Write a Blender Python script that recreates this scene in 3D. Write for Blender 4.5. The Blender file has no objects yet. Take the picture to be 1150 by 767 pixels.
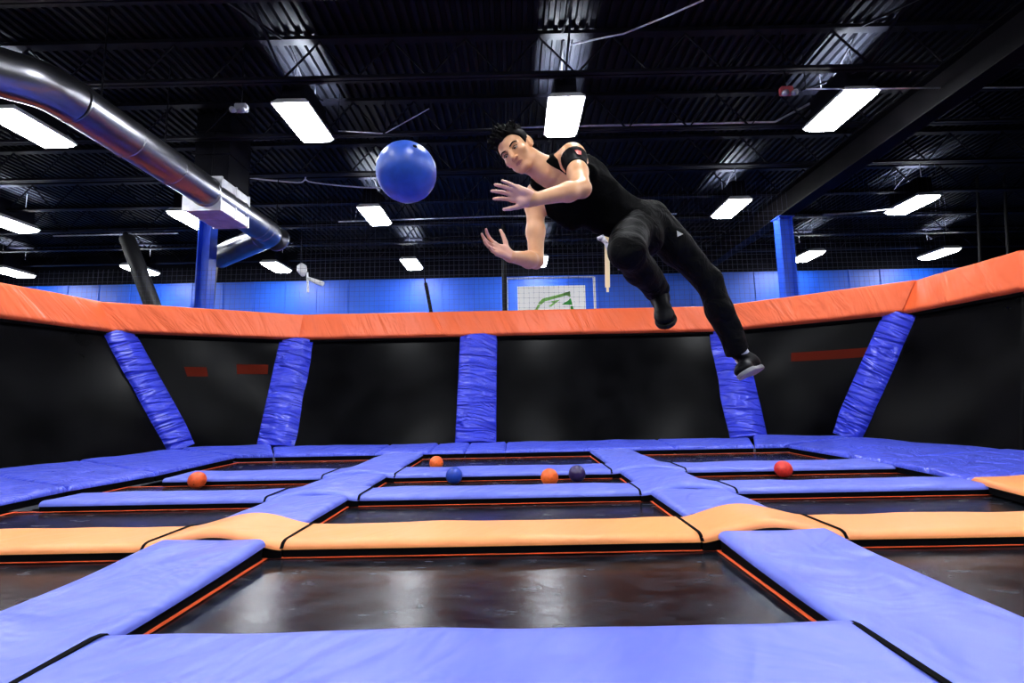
import bpy, bmesh, math, random
import numpy as np
from mathutils import Vector, Matrix

random.seed(7)
C = bpy.context.scene.collection
SC = bpy.context.scene

# ------------------------------------------------------------------ camera
F_PX, W_PX, H_PX = 545.0, 1150, 767
CAM = Vector((0, 0, 1.0))
ROT = (Matrix.Rotation(math.radians(0.25), 3, 'Z') @ Matrix.Rotation(math.radians(97.0), 3, 'X')
       @ Matrix.Rotation(math.radians(-1.1), 3, 'Z'))
cd = bpy.data.cameras.new('camera')
cam = bpy.data.objects.new('camera', cd)
C.objects.link(cam)
cd.sensor_width = 36
cd.lens = F_PX / W_PX * 36
cd.clip_start = 0.05
cd.clip_end = 200
cam.matrix_world = Matrix.Translation(CAM) @ ROT.to_4x4()
SC.camera = cam


def ray(u, v):
    return ROT @ Vector(((u - W_PX / 2) / F_PX, -(v - H_PX / 2) / F_PX, -1))


def on_z(u, v, z):
    r = ray(u, v)
    return CAM + r * ((z - CAM.z) / r.z)


def on_y(u, v, y):
    r = ray(u, v)
    return CAM + r * ((y - CAM.y) / r.y)


# ------------------------------------------------------------------ view
SC.view_settings.view_transform = 'Standard'
SC.view_settings.look = 'None'
SC.view_settings.gamma = 1
SC.view_settings.use_curve_mapping = False
SC.view_settings.exposure = 0.0
try:
    SC.cycles.use_denoising = True
    SC.cycles.max_bounces = 6
    SC.cycles.sample_clamp_indirect = 6
except Exception:
    pass
w = bpy.data.worlds.new('world')
SC.world = w
w.use_nodes = True
w.node_tree.nodes['Background'].inputs[0].default_value = (0.3, 0.4, 0.7, 1)
w.node_tree.nodes['Background'].inputs[1].default_value = 0.004


# ------------------------------------------------------------------ materials
def mat(name, col, rough=0.5, metal=0.0, spec=0.5, emit=None, estr=0.0, coat=0.0):
    m = bpy.data.materials.new(name)
    m.use_nodes = True
    b = m.node_tree.nodes['Principled BSDF']
    b.inputs['Base Color'].default_value = (*col, 1)
    b.inputs['Roughness'].default_value = rough
    b.inputs['Metallic'].default_value = metal
    b.inputs['Specular IOR Level'].default_value = spec
    b.inputs['Coat Weight'].default_value = coat
    if emit:
        b.inputs['Emission Color'].default_value = (*emit, 1)
        b.inputs['Emission Strength'].default_value = estr
    return m


def nd(m, t, **kw):
    n = m.node_tree.nodes.new(t)
    for k, v in kw.items():
        setattr(n, k, v)
    return n


def add_noise(m, scale, c0, c1, detail=4, coord='Object', stretch=(1, 1, 1), rough=None, ramp=(0.35, 0.65)):
    """mottles the base colour (and roughness) of a material"""
    L = m.node_tree.links
    b = m.node_tree.nodes['Principled BSDF']
    tc = nd(m, 'ShaderNodeTexCoord')
    mp = nd(m, 'ShaderNodeMapping')
    mp.inputs['Scale'].default_value = stretch
    L.new(tc.outputs[coord], mp.inputs[0])
    nz = nd(m, 'ShaderNodeTexNoise')
    nz.inputs['Scale'].default_value = scale
    nz.inputs['Detail'].default_value = detail
    L.new(mp.outputs[0], nz.inputs['Vector'])
    cr = nd(m, 'ShaderNodeValToRGB')
    cr.color_ramp.elements[0].position = ramp[0]
    cr.color_ramp.elements[1].position = ramp[1]
    cr.color_ramp.elements[0].color = (*c0, 1)
    cr.color_ramp.elements[1].color = (*c1, 1)
    L.new(nz.outputs['Fac'], cr.inputs[0])
    L.new(cr.outputs[0], b.inputs['Base Color'])
    if rough:
        mr = nd(m, 'ShaderNodeMapRange')
        mr.inputs['To Min'].default_value = rough[0]
        mr.inputs['To Max'].default_value = rough[1]
        mr.inputs['From Min'].default_value = 0.3
        mr.inputs['From Max'].default_value = 0.7
        L.new(nz.outputs['Fac'], mr.inputs['Value'])
        L.new(mr.outputs[0], b.inputs['Roughness'])
    return nz


def add_bump(m, stretch, scale, strength, dist=0.02, coord='UV', rot=0.0, distort=0.6, detail=3):
    L = m.node_tree.links
    b = m.node_tree.nodes['Principled BSDF']
    tc = nd(m, 'ShaderNodeTexCoord')
    mp = nd(m, 'ShaderNodeMapping')
    mp.inputs['Scale'].default_value = stretch
    mp0 = nd(m, 'ShaderNodeMapping')
    mp0.inputs['Rotation'].default_value = (0, 0, rot)
    L.new(tc.outputs[coord], mp0.inputs[0])
    L.new(mp0.outputs[0], mp.inputs[0])
    nz = nd(m, 'ShaderNodeTexNoise')
    nz.inputs['Scale'].default_value = scale
    nz.inputs['Detail'].default_value = detail
    nz.inputs['Distortion'].default_value = distort
    L.new(mp.outputs[0], nz.inputs['Vector'])
    bp = nd(m, 'ShaderNodeBump')
    bp.inputs['Strength'].default_value = strength
    bp.inputs['Distance'].default_value = dist
    L.new(nz.outputs['Fac'], bp.inputs['Height'])
    old = b.inputs['Normal'].links
    if old:
        L.new(old[0].from_socket, bp.inputs['Normal'])
    L.new(bp.outputs[0], b.inputs['Normal'])
    return nz


BLUE = (0.125, 0.165, 0.70)
ORANGE = (0.92, 0.185, 0.045)
M = {}
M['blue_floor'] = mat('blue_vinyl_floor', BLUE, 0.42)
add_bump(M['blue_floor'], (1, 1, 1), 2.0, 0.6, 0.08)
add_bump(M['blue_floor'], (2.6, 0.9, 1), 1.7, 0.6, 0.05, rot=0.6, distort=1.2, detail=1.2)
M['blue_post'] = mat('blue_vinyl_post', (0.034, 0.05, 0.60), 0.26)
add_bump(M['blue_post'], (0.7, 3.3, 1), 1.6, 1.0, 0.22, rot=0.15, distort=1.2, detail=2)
M['blue_wall_pad'] = mat('blue_vinyl_wall', (0.075, 0.105, 0.70), 0.33)
add_bump(M['blue_wall_pad'], (1.8, 1.2, 1), 2.0, 1.0, 0.09, rot=0.7, distort=1.4)
M['orange_band'] = mat('orange_vinyl_band', (0.74, 0.115, 0.030), 0.45, spec=0.35)
add_bump(M['orange_band'], (2.6, 0.5, 1), 1.2, 0.9, 0.10, rot=-0.45, distort=0.8)
M['orange_floor'] = mat('orange_vinyl_floor', (0.92, 0.32, 0.105), 0.45)
add_bump(M['orange_floor'], (3, 1, 1), 2.0, 0.3, 0.03, rot=0.6)
M['webbing'] = mat('orange_webbing', (0.85, 0.10, 0.02), 0.7)
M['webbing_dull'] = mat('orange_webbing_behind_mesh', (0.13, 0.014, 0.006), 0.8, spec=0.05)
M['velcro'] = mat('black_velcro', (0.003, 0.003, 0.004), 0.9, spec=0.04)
M['bed'] = mat('black_trampoline_mat', (0.004, 0.004, 0.005), 0.24, spec=0.22)
add_noise(M['bed'], 9.0, (0.002, 0.0026, 0.0042), (0.019, 0.022, 0.031), 11, 'Object', (0.55, 1.5, 1), rough=(0.21, 0.28), ramp=(0.40, 0.74))
add_bump(M['bed'], (1, 1, 1), 90, 0.10, 0.003, coord='Object')
for _n in ('bed',):
    M[_n].node_tree.nodes['Principled BSDF'].inputs['Specular Tint'].default_value = (0.58, 0.76, 1.0, 1)
M['wall_bed'] = mat('black_wall_mat', (0.003, 0.003, 0.004), 0.24, spec=0.032)
add_noise(M['wall_bed'], 1.6, (0.0012, 0.0012, 0.0015), (0.003, 0.003, 0.0036), 6, 'Object', rough=(0.22, 0.27))
M['concrete'] = mat('dark_floor', (0.02, 0.02, 0.025), 0.7)
add_noise(M['concrete'], 2.0, (0.012, 0.012, 0.015), (0.03, 0.03, 0.035), 5)
M['blue_wall'] = mat('blue_painted_panel', (0.012, 0.16, 0.9), 0.5)
add_noise(M['blue_wall'], 0.8, (0.006, 0.075, 0.54), (0.008, 0.10, 0.64), 3)
M['dark_wall'] = mat('dark_painted_wall', (0.003, 0.0035, 0.006), 0.7, spec=0.06)
add_noise(M['dark_wall'], 1.0, (0.0014, 0.0018, 0.0045), (0.0026, 0.003, 0.007), 3)
M['deck'] = mat('dark_roof_deck', (0.006, 0.0065, 0.01), 0.5, spec=0.06)
add_noise(M['deck'], 1.2, (0.0034, 0.0037, 0.0056), (0.005, 0.0054, 0.008), 3)
M['steel_dark'] = mat('dark_steel', (0.004, 0.004, 0.007), 0.5, spec=0.06)
add_noise(M['steel_dark'], 3.0, (0.002, 0.002, 0.004), (0.005, 0.005, 0.008), 3)
M['girder'] = mat('girder_steel', (0.003, 0.003, 0.004), 0.6, spec=0.03)
add_noise(M['girder'], 3.0, (0.0015, 0.0015, 0.002), (0.0035, 0.003, 0.004), 4)
M['galv'] = mat('galvanised_steel', (0.24, 0.24, 0.27), 0.30, 1.0)
add_noise(M['galv'], 3.0, (0.22, 0.22, 0.25), (0.27, 0.27, 0.30), 3)
M['galv_box'] = mat('galvanised_box', (0.62, 0.62, 0.66), 0.45, 0.55)
add_noise(M['galv_box'], 5.0, (0.5, 0.5, 0.55), (0.7, 0.7, 0.74), 4)
M['conduit'] = mat('bare_conduit', (0.5, 0.5, 0.55), 0.35, 0.9)
add_noise(M['conduit'], 8.0, (0.4, 0.4, 0.45), (0.6, 0.6, 0.65), 3)
M['blue_col'] = mat('blue_column_paint', (0.012, 0.075, 0.62), 0.35)
add_noise(M['blue_col'], 2.0, (0.01, 0.065, 0.56), (0.015, 0.085, 0.68), 3)
M['black_pad'] = mat('black_padding', (0.003, 0.003, 0.004), 0.6, spec=0.2)
add_noise(M['black_pad'], 3.0, (0.002, 0.002, 0.003), (0.004, 0.004, 0.005), 3)
M['rope'] = mat('pale_rope', (0.55, 0.55, 0.62), 0.7)
M['net'] = mat('dark_net_cord', (0.03, 0.035, 0.07), 0.7)
M['lamp'] = mat('lamp_glow', (0.9, 0.9, 0.95), 0.5, emit=(0.93, 0.96, 1.0), estr=75)
M['lamp_up'] = mat('lamp_uplight', (0.9, 0.9, 0.95), 0.5, emit=(0.8, 0.88, 1.0), estr=900)
M['lamp_case'] = mat('lamp_housing', (0.5, 0.5, 0.52), 0.4, 0.3)
M['white'] = mat('white_plastic', (0.8, 0.8, 0.82), 0.4)
M['banner'] = mat('glowing_white_banner', (0.85, 0.86, 0.88), 0.5, emit=(1, 1, 1), estr=0.25)  # faint glow added to the white; the banner is no lamp
M['green'] = mat('green_print', (0.02, 0.42, 0.04), 0.5)
M['green_pale'] = mat('pale_green_print', (0.30, 0.68, 0.16), 0.5)
M['pale_strap'] = mat('pale_yellow_strap', (0.85, 0.66, 0.38), 0.6)
M['clear'] = mat('clear_lamp_glass', (0.22, 0.22, 0.26), 0.12, 0.2)
M['red_unit'] = mat('red_plastic', (0.28, 0.04, 0.05), 0.4)


# ------------------------------------------------------------------ object helpers
def tag(o, label=None, cat=None, group=None, kind=None):
    if label:
        o['label'] = label
    if cat:
        o['category'] = cat
    if group:
        o['group'] = group
    if kind:
        o['kind'] = kind
    return o


def empty(name, loc, label=None, cat=None, group=None):
    o = bpy.data.objects.new(name, None)
    C.objects.link(o)
    o.location = loc
    o.empty_display_size = 0.1
    return tag(o, label, cat, group)


def link_mesh(name, me, m=None, parent=None, smooth=False):
    o = bpy.data.objects.new(name, me)
    C.objects.link(o)
    if m is not None:
        for mm in (m if isinstance(m, (list, tuple)) else [m]):
            me.materials.append(mm)
    if smooth:
        me.polygons.foreach_set('use_smooth', [True] * len(me.polygons))
    if parent is not None:
        o.parent = parent
        o.location = -parent.location
    return o


def obj(name, bm, m=None, parent=None, smooth=False, origin=None):
    """links a bmesh given in world coordinates as one object"""
    me = bpy.data.meshes.new(name)
    bmesh.ops.recalc_face_normals(bm, faces=bm.faces[:])
    bm.to_mesh(me)
    bm.free()
    if parent is None and origin is not None:
        me.transform(Matrix.Translation(-Vector(origin)))
    o = link_mesh(name, me, m, parent, smooth)
    if parent is None and origin is not None:
        o.location = origin
    return o


def auto_smooth(o, ang=40):
    me = o.data
    me.polygons.foreach_set('use_smooth', [True] * len(me.polygons))
    try:
        me.set_sharp_from_angle(angle=math.radians(ang))
    except Exception:
        pass
    return o


def box(bm, lo, hi):
    lo, hi = Vector(lo), Vector(hi)
    vs = [bm.verts.new((x, y, z)) for x in (lo.x, hi.x) for y in (lo.y, hi.y) for z in (lo.z, hi.z)]
    for f in ((0, 1, 3, 2), (4, 6, 7, 5), (0, 4, 5, 1), (2, 3, 7, 6), (0, 2, 6, 4), (1, 5, 7, 3)):
        bm.faces.new([vs[i] for i in f])


def frame_of(d):
    d = d.normalized()
    a = Vector((0, 0, 1)) if abs(d.z) < 0.9 else Vector((1, 0, 0))
    u = d.cross(a).normalized()
    return u, d.cross(u).normalized()


def bar(bm, a, b, wx, wz=None, up=None):
    """rectangular bar between two points"""
    a, b = Vector(a), Vector(b)
    wz = wz or wx
    d = (b - a).normalized()
    if up is None:
        u, v = frame_of(d)
    else:
        u = d.cross(Vector(up)).normalized()
        v = u.cross(d).normalized()
    q = [bm.verts.new(p + u * sx * wx / 2 + v * sz * wz / 2) for p in (a, b) for sx, sz in ((-1, -1), (1, -1), (1, 1), (-1, 1))]
    for f in ((3, 2, 1, 0), (4, 5, 6, 7), (0, 1, 5, 4), (1, 2, 6, 5), (2, 3, 7, 6), (3, 0, 4, 7)):
        bm.faces.new([q[i] for i in f])


def tube(bm, pts, r, n=10, cap=True):
    pts = [Vector(p) for p in pts]
    rs = r if isinstance(r, (list, tuple)) else [r] * len(pts)
    rings = []
    u = None
    for i, p in enumerate(pts):
        d = (pts[min(i + 1, len(pts) - 1)] - pts[max(i - 1, 0)]).normalized()
        if u is None:
            u, v = frame_of(d)
        else:
            u = (u - d * u.dot(d)).normalized()
            v = d.cross(u)
        rings.append([bm.verts.new(p + (u * math.cos(t) + v * math.sin(t)) * rs[i]) for t in [2 * math.pi * k / n for k in range(n)]])
    for a, b in zip(rings, rings[1:]):
        for k in range(n):
            bm.faces.new((a[k], a[(k + 1) % n], b[(k + 1) % n], b[k]))
    if cap:
        bm.faces.new(rings[0][::-1])
        bm.faces.new(rings[-1])


def smooth_path(pts, sub=8):
    """Catmull-Rom through points"""
    pts = [Vector(p) for p in pts]
    P = [pts[0] * 2 - pts[1]] + pts + [pts[-1] * 2 - pts[-2]]
    out = []
    for i in range(1, len(P) - 2):
        for k in range(sub):
            t = k / sub
            a, b, c, d = P[i - 1], P[i], P[i + 1], P[i + 2]
            out.append(0.5 * ((2 * b) + (c - a) * t + (2 * a - 5 * b + 4 * c - d) * t * t + (3 * b - a - 3 * c + d) * t ** 3))
    out.append(pts[-1])
    return out


def vnoise(x, y, seed=0):
    s = seed * 12.9898
    return (math.sin(x * 1.7 + y * 2.3 + s) + math.sin(x * 3.1 - y * 1.9 + s * 1.7) * 0.6 + math.sin(-x * 5.3 + y * 4.7 + s * 2.3) * 0.35) / 1.95


def pad(name, c00, c10, c11, c01, th, m, parent=None, nx=24, ny=24, r=0.07, hump=None, under=0.02, normal=None, er=(1, 1, 1, 1), wob=0.008, seed=0, flat_profile=None, low_follows=True):
    """a padded cushion on the quad c00-c10-c11-c01: s runs c00>c10, t runs c00>c01; er = which edges are rounded (s0,s1,t0,t1)"""
    c00, c10, c11, c01 = map(Vector, (c00, c10, c11, c01))
    n = normal or (c10 - c00).cross(c01 - c00).normalized()
    n = Vector(n)
    ls = ((c10 - c00).length + (c11 - c01).length) / 2
    lt = ((c01 - c00).length + (c11 - c10).length) / 2

    def steps(L, k):
        a = [0, 0.04 * r, 0.15 * r, 0.35 * r, 0.65 * r, r]
        mid = [r + (L - 2 * r) * i / k for i in range(1, k)]
        return [x / L for x in a] + [x / L for x in mid] + [1 - x / L for x in reversed(a)]

    S, T = steps(ls, nx), steps(lt, ny)

    def e(d, on):
        if not on:
            return 1.0
        q = 1 - min(max(d, 0) / r, 1)
        return math.sqrt(max(0, 1 - q * q))

    bm = bmesh.new()
    uvl = bm.loops.layers.uv.new('UVMap')
    top = []
    uv = {}
    for s in S:
        row = []
        for t in T:
            base = (c00 * (1 - s) + c10 * s) * (1 - t) + (c01 * (1 - s) + c11 * s) * t
            k = e(s * ls, er[0]) * e((1 - s) * ls, er[1]) * e(t * lt, er[2]) * e((1 - t) * lt, er[3])
            h = th * k
            if flat_profile:
                h *= flat_profile(s)
            h += wob * vnoise(s * ls * 2.2, t * lt * 2.2, seed) * k
            if hump:
                h += hump(s, t)
            v = bm.verts.new(base + n * h)
            uv[v] = (s * ls + seed * 3.1, t * lt + seed * 1.7)
            row.append(v)
        top.append(row)
    ns, nt = len(S), len(T)
    ring = [(i, 0) for i in range(ns)] + [(ns - 1, j) for j in range(1, nt)] + [(i, nt - 1) for i in range(ns - 2, -1, -1)] + [(0, j) for j in range(nt - 2, 0, -1)]
    for i in range(ns - 1):
        for j in range(nt - 1):
            bm.faces.new((top[i][j], top[i + 1][j], top[i + 1][j + 1], top[i][j + 1]))
    low = []
    for i, j in ring:
        s, t = S[i], T[j]
        base = (c00 * (1 - s) + c10 * s) * (1 - t) + (c01 * (1 - s) + c11 * s) * t
        v = bm.verts.new(base - n * (under - (hump(s, t) if hump and low_follows else 0)))
        uv[v] = (s * ls + seed * 3.1, t * lt + seed * 1.7)
        low.append(v)
    for k in range(len(ring)):
        k2 = (k + 1) % len(ring)
        i, j = ring[k]
        i2, j2 = ring[k2]
        bm.faces.new((top[i2][j2], top[i][j], low[k], low[k2]))
    ctr_v = bm.verts.new(sum((v.co for v in low), Vector()) / len(low))
    uv[ctr_v] = (0, 0)
    for k in range(len(ring)):
        bm.faces.new((low[(k + 1) % len(ring)], low[k], ctr_v))
    for f in bm.faces:
        for l in f.loops:
            l[uvl].uv = uv[l.vert]
    o = obj(name, bm, m, parent, smooth=False)
    auto_smooth(o, 50)
    return o


def strip(name, pts, width_dir, wdt, th, m, parent):
    """flat ribbon following points, width along width_dir"""
    bm = bmesh.new()
    wd = Vector(width_dir).normalized() * wdt / 2
    pts = [Vector(p) for p in pts]
    rows = []
    for i, p in enumerate(pts):
        d = (pts[min(i + 1, len(pts) - 1)] - pts[max(i - 1, 0)]).normalized()
        up = Vector(width_dir).normalized().cross(d).normalized()
        if up.z < 0:
            up = -up
        rows.append([bm.verts.new(p - wd), bm.verts.new(p + wd), bm.verts.new(p + wd + up * th), bm.verts.new(p - wd + up * th)])
    for a, b in zip(rows, rows[1:]):
        for k in range(4):
            bm.faces.new((a[k], a[(k + 1) % 4], b[(k + 1) % 4], b[k]))
    bm.faces.new(rows[0][::-1])
    bm.faces.new(rows[-1])
    return obj(name, bm, m, parent)


# ================================================================== THE BUILDING
def struct(name, bm, m, label=None):
    o = obj(name, bm, m)
    o['kind'] = 'structure'
    if label:
        o['label'] = label
    return o


RX0, RX1, RY0, RY1, FLOOR, DECK = -20.5, 20.5, -8.0, 18.5, -0.62, 7.0
BLUE_TOP = 5.85
bm = bmesh.new()
box(bm, (RX0, RY0, FLOOR - 0.1), (RX1, RY1, FLOOR))
struct('floor', bm, M['concrete'], 'dark hall floor under the trampolines')

# fluted roof deck: ribs run along the hall
bm = bmesh.new()
per = 0.17
x = RX0
prof = []
while x < RX1:
    prof += [(x, DECK), (x + 0.06, DECK), (x + 0.075, DECK + 0.06), (x + 0.155, DECK + 0.06)]
    x += per
lo = [bm.verts.new((a, RY0, b)) for a, b in prof]
hi = [bm.verts.new((a, RY1, b)) for a, b in prof]
for i in range(len(prof) - 1):
    bm.faces.new((lo[i], lo[i + 1], hi[i + 1], hi[i]))
struct('ceiling', bm, M['deck'], 'dark ribbed metal roof deck')

bm = bmesh.new()
box(bm, (RX0, RY1, FLOOR), (RX1, RY1 + 0.2, BLUE_TOP))
x = RX0 + 0.6
while x < RX1:            # raised standing seams of the wall panels
    box(bm, (x, RY1 - 0.03, FLOOR), (x + 0.05, RY1 + 0.01, BLUE_TOP))
    x += 1.22
struct('wall_rear', bm, M['blue_wall'], 'bright blue panelled rear wall')
bm = bmesh.new()
box(bm, (RX0, RY1 - 0.01, BLUE_TOP), (RX1, RY1 + 0.2, DECK))
box(bm, (RX0, RY1 - 0.06, BLUE_TOP - 0.03), (RX1, RY1 - 0.01, BLUE_TOP + 0.04))
struct('trim_1', bm, M['dark_wall'], 'dark band of the rear wall above the blue panels')
for nm, lo_, hi_ in (('wall_left', (RX0 - 0.2, RY0, FLOOR), (RX0, RY1, DECK)), ('wall_right', (RX1, RY0, FLOOR), (RX1 + 0.2, RY1, DECK)),
                     ('wall_front', (RX0, RY0 - 0.2, FLOOR), (RX1, RY0, DECK))):
    bm = bmesh.new()
    box(bm, lo_, hi_)
    struct(nm, bm, M['dark_wall'], 'dark painted side of the hall')

# ------------------------------------------------------------------ roof joists (open web, across the hall)
JZ0, JZ1 = 6.22, 6.92


def joist_mesh(which):
    bm = bmesh.new()
    if which == 'bottom_chord':
        box(bm, (RX0, -0.07, JZ0), (RX1, -0.012, JZ0 + 0.05))
        box(bm, (RX0, 0.012, JZ0), (RX1, 0.07, JZ0 + 0.05))
    elif which == 'top_chord':
        box(bm, (RX0, -0.07, JZ1), (RX1, 0.07, JZ1 + 0.06))
    else:
        xx = RX0
        k = 0
        while xx < RX1 - 0.6:
            a = (xx, 0, JZ0 + 0.03 if k % 2 == 0 else JZ1)
            b = (xx + 0.6, 0, JZ1 if k % 2 == 0 else JZ0 + 0.03)
            bar(bm, a, b, 0.024)
            xx += 0.6
            k += 1
    me = bpy.data.meshes.new(which)
    bm.to_mesh(me)
    bm.free()
    me.materials.append(M['steel_dark'])
    return me


jm = {k: joist_mesh(k) for k in ('bottom_chord', 'top_chord', 'web')}
JY = [4.0, 5.65, 7.3, 8.95, 10.55, 12.2, 13.85, 15.5, 17.15]
for k, y in enumerate(JY):
    r = empty('roof_joist', (0, y, 0), 'black open-web steel joist spanning the dark ceiling crosswise', 'roof joist', 'open-web joists under the roof deck')
    for part in ('bottom_chord', 'top_chord', 'web'):
        o = bpy.data.objects.new(part, jm[part])
        C.objects.link(o)
        o.parent = r

# bridging cross braces near the lit bays
for k, (x0, y0) in enumerate(((-3.65, 7.3), (0.9, 7.3), (5.75, 7.3), (-3.65, 5.65), (0.9, 5.65), (5.75, 5.65), (0.9, 8.95), (-8.5, 12.2), (-3.65, 12.2), (5.85, 12.2), (10.6, 12.2))):
    bm = bmesh.new()
    bar(bm, (x0 - 0.02, y0 + 0.08, JZ0 + 0.04), (x0 - 0.02, y0 + 1.56, JZ1), 0.03)
    bar(bm, (x0 + 0.02, y0 + 0.08, JZ1), (x0 + 0.02, y0 + 1.56, JZ0 + 0.04), 0.03)
    o = obj('bridging_brace', bm, M['steel_dark'], origin=(x0, y0 + 0.8, JZ0))
    tag(o, 'dark crossed steel brace between two ceiling joists above a lamp', 'brace', 'bridging braces between the joists')

# ------------------------------------------------------------------ girders and columns
def girder(x, y0, y1, z0, label):
    r = empty('roof_girder', (x, y0, z0), label, 'girder')
    bm = bmesh.new()
    box(bm, (x - 0.17, y0, z0), (x + 0.17, y1, z0 + 0.03))
    obj('bottom_flange', bm, M['girder'], r)
    bm = bmesh.new()
    box(bm, (x - 0.015, y0, z0 + 0.03), (x + 0.015, y1, z0 + 0.57))
    obj('girder_web', bm, M['girder'], r)
    bm = bmesh.new()
    box(bm, (x - 0.17, y0, z0 + 0.57), (x + 0.17, y1, z0 + 0.6))
    obj('top_flange', bm, M['girder'], r)
    return r


GZ = 5.6
girder(7.05, 1.0, 18.4, GZ, 'wide dark steel girder running lengthwise over the right blue column')


def column(x, y, z1, label):
    r = empty('steel_column', (x, y, FLOOR), label, 'column')
    bm = bmesh.new()
    for sx in (-1, 1):
        box(bm, (x + sx * 0.15 - 0.015, y - 0.15, FLOOR + 0.02), (x + sx * 0.15 + 0.015, y + 0.15, z1))
    box(bm, (x - 0.15, y - 0.012, FLOOR + 0.02), (x + 0.15, y + 0.012, z1))
    obj('column_shaft', bm, M['blue_col'], r)
    bm = bmesh.new()
    box(bm, (x - 0.25, y - 0.25, FLOOR), (x + 0.25, y + 0.25, FLOOR + 0.03))
    obj('base_plate', bm, M['steel_dark'], r)
    bm = bmesh.new()
    box(bm, (x - 0.2, y - 0.2, z1 - 0.03), (x + 0.2, y + 0.2, z1))
    obj('cap_plate', bm, M['blue_col'], r)


column(7.05, 12.2, GZ - 0.002, 'bright blue steel column rising beyond the right half of the court')
column(-7.95, 12.2, JZ0 - 0.002, 'blue steel column below the square duct box on the left')

# ------------------------------------------------------------------ lamps
LX = [-18.1, -13.45, -8.52, -3.64, 0.95, 5.82, 10.6, 15.3]
lamp_me = {}


def lamp_meshes():
    L, B = 1.16, 0.60
    bm = bmesh.new()       # a tray with sloping sides, hollow below
    q = []
    for z, l, b in ((0.0, L, B), (0.08, L * 0.92, B * 0.8)):
        q.append([bm.verts.new((sx * b / 2, sy * l / 2, z)) for sx, sy in ((-1, -1), (1, -1), (1, 1), (-1, 1))])
    for k in range(4):
        bm.faces.new((q[0][k], q[0][(k + 1) % 4], q[1][(k + 1) % 4], q[1][k]))
    bm.faces.new(q[1])
    for sx in (-1, 1):     # rims
        box(bm, (sx * B / 2 - 0.012, -L / 2, -0.03), (sx * B / 2 + 0.012, L / 2, 0.0))
    for sy in (-1, 1):
        box(bm, (-B / 2, sy * L / 2 - 0.012, -0.03), (B / 2, sy * L / 2 + 0.012, 0.0))
    yield 'housing', bm, M['lamp_case']
    bm = bmesh.new()       # hanging prismatic lens
    q = []
    for z, l, b in ((-0.012, L - 0.03, B - 0.03), (-0.07, L - 0.06, B - 0.07), (-0.12, L - 0.18, B - 0.18)):
        q.append([bm.verts.new((sx * b / 2, sy * l / 2, z)) for sx, sy in ((-1, -1), (1, -1), (1, 1), (-1, 1))])
    for a_, b_ in zip(q, q[1:]):
        for k in range(4):
            bm.faces.new((a_[k], a_[(k + 1) % 4], b_[(k + 1) % 4], b_[k]))
    bm.faces.new(q[-1])
    bm.faces.new(q[0][::-1])
    yield 'diffuser', bm, M['lamp']
    bm = bmesh.new()  # walls added around the uplight to keep its beam on the deck narrow
    for sx in (-1, 1):
        box(bm, (sx * 0.17 - 0.01, -L * 0.42, 0.08), (sx * 0.17 + 0.01, L * 0.42, 0.50))
    for sy in (-1, 1):
        box(bm, (-0.17, sy * L * 0.42 - 0.01, 0.08), (0.17, sy * L * 0.42 + 0.01, 0.50))
    yield 'added_shroud', bm, M['steel_dark']
    bm = bmesh.new()
    box(bm, (-0.12, -L * 0.38, 0.082), (0.12, L * 0.38, 0.092))
    yield 'uplight_slot', bm, M['lamp_up']
    bm = bmesh.new()
    for sy in (-1, 1):
        tube(bm, [(0, sy * 0.4, 0.08), (0, sy * 0.4, 0.96)], 0.008, 6)
    yield 'suspension_rod', bm, M['conduit']


for nm, bm, m in lamp_meshes():
    me = bpy.data.meshes.new(nm)
    bmesh.ops.recalc_face_normals(bm, faces=bm.faces[:])
    bm.to_mesh(me)
    bm.free()
    me.materials.append(m)
    lamp_me[nm] = me


def lamp(x, y, label, group='glowing ceiling lamps'):
    r = empty('ceiling_lamp', (x, y, 6.0), label, 'ceiling lamp', group)
    for nm in ('housing', 'diffuser', 'added_shroud', 'uplight_slot', 'suspension_rod'):
        o = bpy.data.objects.new(nm, lamp_me[nm])
        C.objects.link(o)
        o.parent = r


def LB(t):
    return 'bright white ceiling lamp ' + t


named = {
    (2, 8.05): LB('left of the big silver duct, close to the photo edge'),
    (3, 8.05): LB('above the drooping white rope, left of the flying ball'),
    (4, 8.05): LB("directly above the jumping man's neck"),
    (5, 8.05): LB('beside the right girder, largest on the right'),
    (1, 12.4): LB('below the left end of the silver duct, middle of three stacked'),
    (2, 12.4): LB('partly hidden behind the square duct box'),
    (3, 12.4): LB('just below the flying blue ball'),
    (5, 12.4): LB('just left of the top of the right blue column'),
    (6, 12.4): LB('right of the blue column, near the right photo edge'),
    (0, 17.0): LB('lowest of three at the left photo edge'),
    (1, 17.0): LB('far back, left of the left blue column'),
    (2, 17.0): LB('far back, under the end of the silver duct elbow'),
    (3, 17.0): LB('far back, small, halfway between elbow duct and black post'),
    (4, 17.0): LB("far back, touching the jumping man's lower elbow"),
    (6, 17.0): LB('far back, just right of the right blue column'),
    (7, 17.0): LB('far back, small, above the right corner of the orange rail'),
}
for y in (8.05, 12.4, 17.0):
    for i, x in enumerate(LX):
        if (i, y) in named:
            lamp(x, y, named[(i, y)])
for y in (3.6, -0.9, -5.3):
    for i in (1, 2, 3, 4, 5, 6):
        lamp(LX[i], y, 'ceiling lamp of the rows above and behind the viewpoint', 'ceiling lamps above the viewpoint')

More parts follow.
